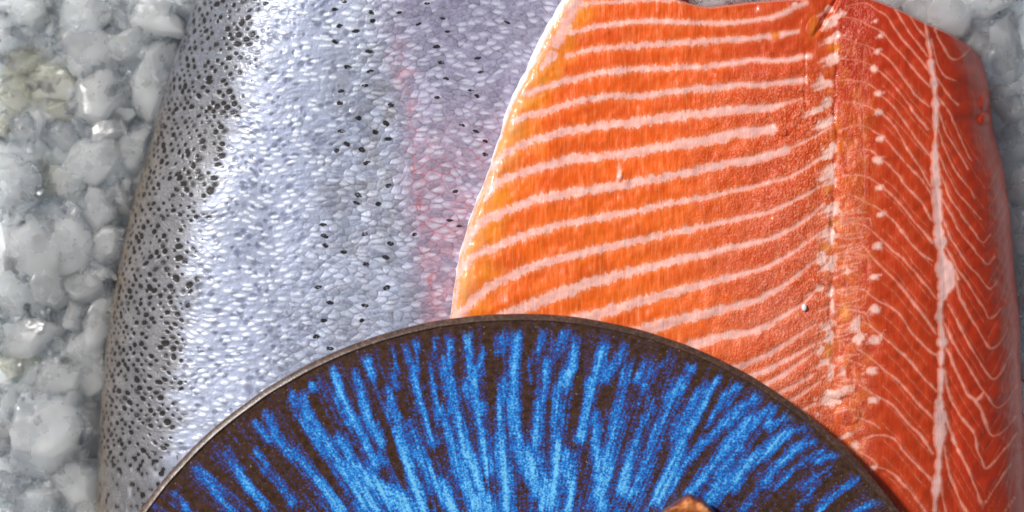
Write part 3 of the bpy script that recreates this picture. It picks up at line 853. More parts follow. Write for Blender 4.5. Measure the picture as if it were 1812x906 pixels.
def build_flesh():
    Yr = row_positions(0, 860, 1540, 1.55)
    nT = 560
    T = Yr[:, None]
    AR = 125.0          # plan width of the rounded right flank
    # top plan: left edge to right edge minus arc
    f = np.linspace(0, 1, nT)[None, :]
    x_top0 = 1010 + f * (1735 - AR - 1010)
    sh = smooth_interp(FL_T, x_top0)
    Yt = T + sh * np.clip(1 - T / 230, 0, 1) ** 1.5
    xl = smooth_interp(FL_L, Yt); xr = smooth_interp(FL_R, Yt) - AR
    Xt = xl + (xr - xl) * f
    # arc on the right
    na = 120
    th = np.linspace(0, math.pi / 2, na + 1)[1:][None, :]
    xa0 = 1735 - AR + AR * np.sin(th)
    Ya = T + smooth_interp(FL_T, xa0) * np.clip(1 - T / 230, 0, 1) ** 1.5
    xr2 = smooth_interp(FL_R, Ya)
    Xa = xr2 - AR + AR * np.sin(th)
    zr = flesh_z(Xt[:, -1:])
    ZLOW = 0.020
    Za = ZLOW + (zr - ZLOW) * np.cos(th) ** 0.9
    Zt = flesh_z(Xt)
    # thin rounded left flap edge
    dl = Xt - xl
    Zt = Zt - 0.0030 * (1 - np.sqrt(np.clip(1 - (1 - np.clip(dl / 22, 0, 1)) ** 2, 0, 1)))
    X = np.concatenate([Xt, Xa], 1); Yp = np.concatenate([Yt, Ya], 1); Z = np.concatenate([Zt, Za], 1)
    fat = samp(fat_r, X, Yp)
    # relief
    spine = 1474 + 0 * Yp
    rel = 0.5 * np.clip(-fat / 9, 0, 1) * (X < 1470) + 0.55 * np.clip(-fat / 6, 0, 1) * (X >= 1470)
    rel += 0.9 * sstep(-1, 2, fat) * (X > 1500)
    groove = np.exp(-((X - (1478 - 5 * sstep(300, 400, Yp) + 4.5 * N1.fbm(Yp / 28, 0 * Yp, 2))) / 3.4) ** 2) * (0.7 + 0.5 * N2(Yp / 17, 0 * Yp)) * sstep(30, 60, Yp) * (1 - sstep(520, 640, Yp))
    groove2 = np.exp(-((X - 1425) / 3.0) ** 2) * sstep(75, 95, Yp) * (1 - sstep(170, 215, Yp)) * 0.8
    groove3 = np.exp(-(((X - 1462) + (Yp - 30) * 0.62) / 5) ** 2) * (1 - sstep(45, 75, Yp)) * (X > 1420) * (X < 1490)
    rel -= 2.2 * groove + 1.8 * groove2 + 7 * groove3
    rel += 2.6 * N3.fbm(X / 60, Yp / 45, 3) + 1.2 * N2.fbm(X / 17, Yp / 19, 2)
    rough_zone = sstep(1130, 1420, X + 30 * N1(X / 40, Yp / 40)) * (1 - sstep(1462, 1490, X)) * sstep(40, 200, Yp - (X - 1200) * 0.05)
    rough_zone = np.maximum(rough_zone, 0.55 * sstep(1470, 1490, X) * (1 - sstep(1520, 1560, X)))
    rough_zone *= 1 - 0.75 * sstep(-2, 3, fat)
    rel += rough_zone * 0.45 * N4.fbm(X / 6.0, Yp / 6.5, 2)
    rel += 0.25 * N1(X / 4.0, Yp / 60) * (1 - rough_zone) * (X < 1300)
    # small loose lumps modelled in the surface
    for (lx, ly, a, b, h, ang) in [(1098, 312, 5, 12, 2.5, 0.35), (1740, 180, 9, 18, 6, 0.1), (1741, 210, 10, 13, 8, 0.2), (1500, 735, 24, 18, 5, 0), (1440, 45, 12, 20, 2.5, 0.5), (1480, 698, 16, 9, 5, 0.2), (1380, 230, 16, 9, 4, 0.5)]:
        u_ = (X - lx) * math.cos(ang) + (Yp - ly) * math.sin(ang); v_ = -(X - lx) * math.sin(ang) + (Yp - ly) * math.cos(ang)
        rel += h * np.clip(1 - (u_ / a) ** 2 - (v_ / b) ** 2, 0, 1) ** 0.6
    fade = np.concatenate([np.ones_like(Xt), np.broadcast_to(np.cos(th) ** 0.5, Xa.shape)], 1)
    rel *= sstep(-2, 12, X - smooth_interp(FL_L, Yp)) * np.clip((T + 3) / 10, 0, 1)
    Zd = Z + rel * S * fade
    Xd = X + np.concatenate([np.zeros_like(Xt), np.broadcast_to(np.sin(th), Xa.shape)], 1) * rel * 0.7
    # attributes
    redn = sstep(1150, 1400, X + 40 * N1.fbm(X / 70, Yp / 60, 2)) * 0.58 + 0.30 * sstep(1460, 1500, X) + 0.15 * (1 - sstep(0, 260, Yp))
    redn += 0.15 * sstep(1600, 1760, X)  # shade of the right flank put into the flesh colour as deeper red
    hot = np.exp(-((X - 1492) / 26) ** 2) * sstep(110, 250, Yp) * (0.35 + 0.6 * N2.fbm(X / 14, Yp / 22, 2))
    redn = redn + 0.35 * groove
    redn = np.clip(redn - 0.75 * np.clip(hot, 0, 1), 0, 1)
    yel = (1 - sstep(18, 95, X - smooth_interp(FL_L, Yp) + 16 * N2.fbm(X / 24, Yp / 30, 2))) * 0.85
    yel = np.maximum(yel, 0.10 * sstep(250, 420, Yp) * (1 - sstep(1150, 1320, X)))
    yel = np.maximum(yel, np.clip(np.exp(-((X - 1505) / 30) ** 2) * (0.1 + 0.9 * N3.fbm(X / 13, Yp / 18, 2)) * sstep(60, 160, Yp), 0, 0.16))
    yel = np.maximum(yel, np.exp(-((X - 1440) / 9) ** 2 - ((Yp - 45) / 18) ** 2) * 0.5)
    for (sx, sy, a, b) in [(1478, 85, 12, 8), (1480, 395, 14, 8), (1462, 437, 10, 10), (1465, 330, 8, 14), (1495, 550, 10, 16), (1465, 620, 7, 16), (1370, 62, 12, 6)]:
        yel = np.maximum(yel, np.exp(-((X - sx) / a) ** 2 - ((Yp - sy) / b) ** 2) * 0.8)
    dl2 = X - smooth_interp(FL_L, Yp)
    mem = (1 - sstep(-2 + 5 * (1 - sstep(60, 330, Yp)), 3 + 9 * (1 - sstep(60, 330, Yp)), dl2 + 2 * N1(X / 9, Yp / 9)))
    pale = (1 - sstep(8, 46, dl2 + 10 * N3(X / 14, Yp / 25))) * 0.8
    bloom = np.clip(0.55 * rough_zone * (0.5 + 0.5 * N3.fbm(X / 30, Yp / 25, 2)) * sstep(250, 520, Yp) + pale, 0, 1)
    ex_rows = 10
    steps = np.linspace(0, 1, ex_rows + 1)[1:]
    # underside path: from right edge back to the left edge
    nb = 24
    kb = np.linspace(0, 1, nb)[None, :]
    xbR = X[:, -1:]; xbL = X[:, :1]
    Xb = xbR + (xbL - xbR) * kb
    Yb = Yp[:, -1:] + (Yp[:, :1] - Yp[:, -1:]) * kb
    zb_skin = skin_top_z(Xb, Yb) + 0.0006
    Zb = np.where(Xb < 1180, zb_skin, 0.004 + (skin_top_z(1180.0, 500.0) - 0.004) * np.exp(-(Xb - 1180) / 40.0))
    Zb = np.minimum(Zb, flesh_z(Xb) - 0.003)
    Zb = np.where(kb < 0.03, 0.006, Zb)
    XX = np.concatenate([Xd, Xb], 1); YY = np.concatenate([Yp, Yb], 1); ZZ = np.concatenate([Zd, Zb], 1)
    def pad(A, v=0.0): return np.concatenate([A, np.full((A.shape[0], nb), v)], 1)
    A = {'blob': pad(samp(blob_r, X, Yp), -10), 'fat': pad(fat, -10), 'redness': pad(redn, .6), 'yellow': pad(yel), 'wet': pad(rough_zone), 'membrane': pad(mem), 'bloom': pad(bloom)}
    # end rows: sink to the underside (cut faces)
    zbot = np.where(XX < 1180, skin_top_z(XX, YY) + 0.0006, 0.004 + (skin_top_z(1180.0, 500.0) - 0.004) * np.exp(-(XX - 1180) / 40.0))
    zbot = np.minimum(zbot, ZZ - 0.0005)
    def capz(i):
        return [ZZ[i:i + 1] * (1 - s_) + zbot[i:i + 1] * s_ for s_ in steps]
    Zf = np.concatenate(capz(0)[::-1] + [ZZ] + [ZZ[-1:] * (1 - s_) + zbot[-1:] * s_ for s_ in steps], 0)
    def ex(M): return np.concatenate([M[:1]] * ex_rows + [M] + [M[-1:]] * ex_rows, 0)
    Xf = ex(XX)
    Yf = np.concatenate([YY[:1] - 4 * math.sin(min(1, s_ * 3) * math.pi / 2) for s_ in steps[::-1]] + [YY] + [YY[-1:] + 4 * s_ for s_ in steps], 0)
    A = {k: ex(v) for k, v in A.items()}
    wx, wy, wz = P(Xf, Yf, Zf)
    root = empty('salmon_fillet', (P(1350, 500, 0)[0], P(1350, 500, 0)[1], 0),
                 'raw orange salmon fillet lying flesh side up, striped with white fat lines', 'fish fillet', 'salmon fillets')
    # pattern coordinates: arc length on the right flank; Y plus the sunk depth on cut faces
    arcx = np.concatenate([Xt, Xt[:, -1:] + AR * np.broadcast_to(th, Xa.shape) * 1.3, Xb], 1)
    depth = np.concatenate([(-140 * s_) * np.ones((1, XX.shape[1])) for s_ in steps[::-1]] + [np.zeros_like(XX)] + [(140 * s_) * np.ones((1, XX.shape[1])) for s_ in steps], 0)
    o = grid_mesh('flesh', wx, wy, wz, M_flesh, None, wrap=True, attrs=A, vecs={'pxy': (ex(arcx) / 100, (Yf + depth) / 100, 0 * Yf)})
    reparent(o, root)
    # pale skin edge showing along the left border
    t = np.arange(-40, 1540, 4.0)
    xe = smooth_interp(FL_L, t) + 1.5 * N1(t / 14, t * 0)
    wdt = 2.0 + 2.4 * (1 - sstep(60, 330, t))
    ph = np.linspace(0, 2 * math.pi, 13)[:-1][None, :]
    ex1 = xe[:, None] + 1.0 + wdt[:, None] * np.cos(ph) * 0.9
    zc = skin_top_z(xe, t)[:, None] + 0.0018
    z1 = zc + 0.0016 * np.sin(ph)
    y1 = np.broadcast_to(t[:, None], ex1.shape)
    wx, wy, wz = P(ex1, y1, z1)
    e = grid_mesh('skin_edge', wx, wy, wz, M_edge, None, wrap=True, flip=True)
    reparent(e, root)
    # drops of fat
    for (x, y, a, b) in [(1423, 544, 4.5, 6.5), (1284, 560 + 0, 0, 0)]:
        if not a: continue
        bm = bmesh.new()
        bmesh.ops.create_uvsphere(bm, u_segments=20, v_segments=12, radius=1)
        X_, Y_, Z_ = P(x, y, float(flesh_z(np.array([float(x)]))[0]) + 0.0004)
        bmesh.ops.scale(bm, vec=(a * S, b * S, 3 * S), verts=bm.verts)
        bmesh.ops.translate(bm, vec=(X_, Y_, Z_), verts=bm.verts)
        me = bpy.data.meshes.new('fat_drop'); bm.to_mesh(me); bm.free()
        for p in me.polygons: p.use_smooth = True
        me.materials.append(M_edge)
        d_ = bpy.data.objects.new('fat_drop', me); C.objects.link(d_); reparent(d_, root)
    return root


build_flesh()

# ------------------------------------------------------------------ plate
PCX, PCY, PR_ = 918.0, 1376.0, 821.0
PZ = 0.054
kx = (CAMZ - PZ) / DIST
pc = P(PCX, PCY, PZ)
PRm = PR_ * S * kx


def build_plate():
    root = empty('plate', (pc[0], pc[1], 0.0455), 'round plate with blue streaked glaze and brown rim, lying on both salmon fillets', 'plate')
    # glaze streaks, traced: px strokes
    bs = []
    def c6(l, w): bs.append([(453 + x / 2, 453 + y / 2, w) for x, y in l])
    def c7(l, w): bs.append([(906 + x / 2, 453 + y / 2, w) for x, y in l])
    def c9(l, w): bs.append([(1200 + x / 3.02, 560 + y / 3.02, w) for x, y in l])
    c6([(755, 275), (750, 480), (790, 600), (820, 770)], 8)
    c6([(800, 340), (770, 470), (790, 560)], 7)
    c6([(570, 315), (560, 430), (600, 600), (625, 660)], 9)
    c6([(525, 330), (555, 420)], 6)
    c6([(628, 300), (625, 450), (640, 600)], 6)
    c6([(685, 300), (680, 400), (700, 540), (740, 680), (800, 830), (830, 906)], 9)
    c6([(650, 540), (690, 650), (730, 780), (780, 906)], 10)
    c6([(860, 290), (855, 340)], 8)
    c6([(870, 440), (860, 600), (880, 800), (890, 906)], 9)
    c6([(485, 335), (490, 420), (500, 460)], 5)
    c6([(275, 400), (300, 500), (360, 600), (430, 740)], 9)
    c6([(350, 410), (380, 500), (410, 600), (440, 660)], 12)
    c6([(410, 370), (420, 420)], 9)
    c6([(470, 480), (500, 600), (540, 740), (580, 860), (600, 906)], 10)
    c6([(540, 590), (590, 740), (650, 830), (690, 906)], 11)
    c6([(205, 460), (170, 500), (210, 600), (300, 720), (360, 800), (420, 906)], 10)
    c6([(125, 500), (160, 580), (250, 700), (340, 830), (380, 906)], 8)
    c6([(290, 650), (350, 740), (450, 840), (520, 906)], 13)
    c6([(40, 560), (70, 640), (160, 740), (260, 850), (300, 906)], 9)
    c6([(0, 590), (40, 650)], 7)
    c6([(0, 700), (60, 790), (130, 880)], 7)
    c6([(420, 800), (520, 870), (560, 906)], 12)
    c6([(560, 700), (630, 800)], 10)
    for l, w in [([(20, 280), (10, 400), (0, 560), (30, 700), (50, 780)], 7), ([(110, 280), (70, 380), (60, 440)], 6), ([(175, 280), (130, 400), (100, 520), (90, 660)], 9),
                 ([(235, 300), (215, 400), (160, 480), (150, 640), (160, 760), (130, 906)], 9), ([(325, 330), (290, 430), (260, 560), (240, 640)], 9), ([(400, 320), (370, 370), (330, 440)], 10),
                 ([(420, 380), (390, 470), (370, 600), (340, 740), (310, 860), (320, 906)], 9), ([(300, 560), (300, 700), (320, 800)], 9), ([(525, 370), (480, 470), (470, 560), (430, 680), (390, 830)], 8),
                 ([(480, 380), (440, 440)], 5), ([(630, 405), (570, 500), (520, 620), (480, 730), (430, 860)], 7), ([(720, 450), (650, 540), (600, 640), (580, 720), (540, 840)], 13),
                 ([(800, 465), (730, 540), (690, 600)], 5), ([(860, 490), (780, 570), (700, 650), (620, 730), (560, 820)], 8), ([(905, 550), (830, 610), (760, 690), (690, 780), (640, 840)], 11),
                 ([(740, 800), (700, 860), (680, 906)], 9), ([(905, 680), (840, 730), (770, 800), (720, 860)], 10), ([(905, 770), (860, 830), (810, 906)], 8),
                 ([(0, 470), (20, 620), (60, 720), (100, 850)], 8), ([(560, 760), (520, 870)], 11), ([(90, 700), (120, 850), (110, 906)], 8), ([(200, 700), (210, 906)], 10)]:
        c7(l, w)
    for l, w in [([(60, 280), (0, 400)], 9), ([(200, 350), (130, 420), (60, 540), (0, 660)], 16), ([(320, 380), (240, 430)], 8), ([(410, 440), (300, 520), (200, 630), (120, 710), (0, 830)], 7),
                 ([(490, 490), (400, 560), (320, 640)], 10), ([(600, 530), (480, 590)], 7), ([(660, 600), (560, 650), (440, 740), (340, 830), (300, 906)], 11),
                 ([(720, 670), (620, 720), (520, 800), (450, 890)], 11), ([(780, 720), (690, 760), (600, 840), (540, 906)], 6), ([(850, 740), (760, 775)], 8), ([(820, 810), (740, 850), (660, 906)], 6),
                 ([(250, 700), (180, 800), (100, 906)], 6), ([(330, 700), (240, 820), (190, 906)], 9)]:
        c9(l, w)
    for l, w in [([(1470, 836), (1440, 860), (1415, 906)], 6), ([(1520, 850), (1480, 870), (1450, 906)], 7), ([(1560, 885), (1520, 906)], 6), ([(350, 830), (380, 870), (410, 906)], 7), ([(310, 870), (335, 906)], 7),
                 ([(400, 800), (440, 860), (470, 906)], 6), ([(270, 896), (285, 906)], 5)]:
        bs.append([(x, y, w) for x, y in l])
    nth, nr = 1500, 330
    # radii from rim to centre, dense near the visible part
    rad = np.concatenate([np.linspace(0.985, 0.50, 270), np.linspace(0.497, 0.02, nr - 270)])
    th0 = np.linspace(0, 2 * math.pi, 2200)
    # angular density: finer over the visible top arc
    dens = 1 + 4.0 * (np.abs(np.angle(np.exp(1j * (th0 - math.pi / 2)))) < 1.05)
    cum = np.concatenate([[0], np.cumsum((dens[1:] + dens[:-1]) / 2)]); cum /= cum[-1]
    th = np.interp(np.linspace(0, 1, nth + 1)[:-1], cum, th0)
    R_, TH = np.meshgrid(rad, th, indexing='ij')
    px = PCX + PR_ * R_ * np.cos(TH); py = PCY - PR_ * R_ * np.sin(TH)
    blue = np.full(px.shape, 0.0)
    vis = (py < 940) & (py > 560)
    vx = px[vis]; vy = py[vis]
    vb = np.full(vx.shape, -30.0)
    wob = 3.0 * N1.fbm(vx / 26, vy / 26, 3)
    wob2 = 2.5 * N2.fbm(vx / 15, vy / 30, 2)
    for s_ in bs:
        s_ = [(x, y, w * (0.92 if 0 < i else 0.6)) for i, (x, y, w) in enumerate(s_)]
        for (x0, y0, w0), (x1, y1, w1) in zip(s_[:-1], s_[1:]):
            dx, dy = x1 - x0, y1 - y0
            t_ = np.clip(((vx + wob - x0) * dx + (vy - y0) * dy) / (dx * dx + dy * dy + 1e-9), 0, 1)
            d = np.hypot(vx + wob - x0 - t_ * dx, vy - y0 - t_ * dy)
            vb = np.maximum(vb, (w0 + (w1 - w0) * t_) - d)
    vv = 0.31 + 0.69 * sstep(-12, 9.0, vb + wob2 * 1.4)
    blue[vis] = vv
    gen = 0.5 + 0.55 * N3.fbm(np.cos(TH) * 26, np.sin(TH) * 26 + R_ * 2.0, 3)
    f = sstep(900, 935, py)
    blue = np.where(vis, blue * (1 - f) + gen * f, gen)
    blue = blue + 0.25 * sstep(0.80, 0.62, R_)
    lump = N2.fbm(px / 22, py / 22, 3)
    # bowl profile, metres below the rim plane
    z = PZ - 0.0062 * (1 - sstep(0.45, 1.06, R_) ** 1.0) + lump * 0.00012 + (blue - 0.5) * 0.00022
    x = (px - PCX) * S * kx; y = (PCY - py) * S * kx
    o = grid_mesh('glazed_dish', x, y, z - root.location.z, M_plate, root, wrap=False, attrs={'blue': blue, 'rad': R_},
                  vecs={'pxy': (px / 100, py / 100, 0 * px), 'polar': (np.cos(TH), np.sin(TH), R_)})
    # close seam column and centre by bmesh
    bm = bmesh.new(); bm.from_mesh(o.data); bm.verts.ensure_lookup_table()
    nR = len(rad)
    for i in range(nR - 1):
        a = bm.verts[i * nth + nth - 1]; b = bm.verts[i * nth]; c = bm.verts[(i + 1) * nth]; d = bm.verts[(i + 1) * nth + nth - 1]
        bm.faces.new((a, d, c, b)).smooth = True
    bm.faces.new([bm.verts[(nR - 1) * nth + k] for k in range(nth)][::1])
    bmesh.ops.recalc_face_normals(bm, faces=bm.faces)
    bm.to_mesh(o.data); bm.free()
    # make sure normals look up
    if o.data.polygons[1000].normal.z < 0:
        o.data.flip_normals()
    # rim lip
    n2 = 720
    tt = np.linspace(0, 2 * math.pi, n2 + 1)[:-1]
    # the profile: from inside top, over the lip, down the outside to the underside
    zin = float(-0.0062 * (1 - sstep(0.45, 1.06, np.array([0.985]))[0]))
    prof = [(0.9835, zin - 0.0003), (0.985, zin + 0.00008), (0.986, zin + 0.00040), (0.9870, zin + 0.00048), (0.9885, zin + 0.00040), (0.9972, zin - 0.00014), (0.9990, zin - 0.0004),
            (1.0, zin - 0.0012), (0.9985, zin - 0.0022), (0.994, zin - 0.0032), (0.985, zin - 0.0042)]
    pr = np.array([p[0] for p in prof])[None, :]; pz = np.array([p[1] for p in prof])[None, :]
    wv = 1 + 0.0012 * np.sin(3 * tt + 1) * 0 + 0.0006 * N1(tt * 20, tt * 0)
    xx = PRm * pr * np.cos(tt[:, None]) * wv[:, None]; yy = PRm * pr * np.sin(tt[:, None]) * wv[:, None]
    zz = PZ + pz + 0.0001 * N2(tt[:, None] * 40, pr * 30) - root.location.z + 0 * xx
    xx = np.concatenate([xx, xx[:1]], 0); yy = np.concatenate([yy, yy[:1]], 0); zz = np.concatenate([zz, zz[:1]], 0)
    grid_mesh('rim', xx, yy, zz, M_rim, root, flip=True)
    # underside and foot ring
    prof = [(0.986, PZ + zin - 0.0041), (0.9, 0.0495), (0.75, 0.0478), (0.55, 0.0468), (0.50, 0.0466), (0.495, 0.0452), (0.47, 0.0452), (0.465, 0.0460), (0.3, 0.0458), (0.02, 0.0458)]
    prof[0] = (0.986, PZ + zin - 0.0041)
    pr = np.array([p[0] for p in prof])[None, :]; pz = np.array([p[1] for p in prof])[None, :]
    tt2 = np.append(tt[::4], 2 * math.pi)
    pz = np.minimum(pz, PZ - 0.0062 * (1 - sstep(0.45, 1.06, pr)) - 0.0008)
    grid_mesh('foot', PRm * pr * np.cos(tt2[:, None]), PRm * pr * np.sin(tt2[:, None]), pz - root.location.z + 0 * tt2[:, None], M_rim, root, flip=True)
    return root


build_plate()


# ------------------------------------------------------------------ cooked salmon portion on the plate
def build_cooked():
    # outline in photo px (seen from above), only its tip is in the frame
    out = [(1160, 912), (1180, 896), (1200, 884), (1214, 875), (1222, 873), (1232, 880), (1248, 886), (1262, 900), (1272, 912), (1300, 950), (1330, 1010), (1340, 1080), (1300, 1150), (1220, 1180), (1130, 1165), (1080, 1100), (1075, 1020), (1105, 955)]
    pts = np.array(out, float)
    c = pts.mean(0)
    n = 260
    seg = np.concatenate([pts, pts[:1]]); L_ = np.concatenate([[0], np.cumsum(np.hypot(*np.diff(seg, axis=0).T))])
    q = np.linspace(0, L_[-1], n + 1)[:-1]
    ox = np.interp(q, L_, seg[:, 0]); oy = np.interp(q, L_, seg[:, 1])
    zb, zt = 0.0480, 0.0640
    rows = []
    prof = [(0.2, 0.0), (0.9, 0.0), (0.955, 0.08), (0.985, 0.3), (1.0, 0.6), (0.99, 0.82), (0.97, 0.93), (0.94, 0.985), (0.90, 1.0)] + [(r, 1.0 + 0.02 * (0.9 - r)) for r in np.linspace(0.88, 0.02, 90)]
    X, Y, Z, CH = [], [], [], []
    for r, h in prof:
        x = c[0] + (ox - c[0]) * r; y = c[1] + (oy - c[1]) * r
        nn = N1.fbm(x / 14, y / 14, 4)
        X.append(x + nn * (1.5 if 0.1 < h < 1 else 0)); Y.append(y)
        Z.append(zb + (zt - zb) * h + (nn * 0.0006 + 0.0008 * N3(x / 40, y / 12)) * (1.0 if h > 0.5 else 0.0))
        CH.append(np.full(n, 1.0 if 0.05 < h < 0.95 else (0.75 if r > 0.93 else 0.0 + 0.6 * sstep(0.80, 0.95, r))))
    X, Y, Z, CH = map(np.array, (X, Y, Z, CH))
    wx, wy, wz = P(X, Y, Z)
    o = grid_mesh('cooked_salmon', wx, wy, wz, M_cooked, None, wrap=True, attrs={'char': CH})
    o['label'] = 'browned cooked salmon piece on the blue plate, only its tip showing at the bottom edge'
    o['category'] = 'cooked fish'
    return o


build_cooked()

# ------------------------------------------------------------------ ice
def ice_mesh(seed, a, b, c, sub=5, cuts=15, rough=1.0):
    r = random.Random(seed)
    bm = bmesh.new()
    bmesh.ops.create_icosphere(bm, subdivisions=sub, radius=1)
    v = np.array([q.co[:] for q in bm.verts])
    rr = np.random.default_rng(seed)
    ph = rr.random(3) * 50
    n0 = N4.fbm(v[:, 0] * 1.3 + ph[2], v[:, 1] * 1.3 + v[:, 2] * 0.9 + ph[1], 3)
    v = v * (1.05 + 0.42 * n0)[:, None]
    for k in range(cuts):
        nrm = rr.normal(size=3); nrm[2] = abs(nrm[2]) * 0.8; nrm /= np.linalg.norm(nrm)
        d = 0.50 + 0.34 * rr.random()
        e = v @ nrm - d
        v = v - np.where(e > 0, e * 0.99, 0)[:, None] * nrm
    nrm = np.array([rr.normal() * 0.16, rr.normal() * 0.16, 1.0]); nrm /= np.linalg.norm(nrm)
    e = v @ nrm - 0.52
    v = v - np.where(e > 0, e * 0.86, 0)[:, None] * nrm
    ph = rr.random(3) * 50
    nn = N1.fbm(v[:, 0] * 1.7 + ph[0], v[:, 1] * 1.7 + v[:, 2] + ph[1], 3)
    n2 = N2.fbm(v[:, 0] * 5 + ph[1], v[:, 1] * 5 + v[:, 2] * 3 + ph[2], 3)
    v = v * (1 + 0.04 * nn + 0.014 * rough * n2)[:, None]
    v = v * np.array([a, b, c])
    for q, w in zip(bm.verts, v): q.co = w
    for f in bm.faces: f.smooth = True
    me = bpy.data.meshes.new('ice_chunk')
    bm.to_mesh(me); bm.free()
    me.set_sharp_from_angle(angle=math.radians(16))
    return me


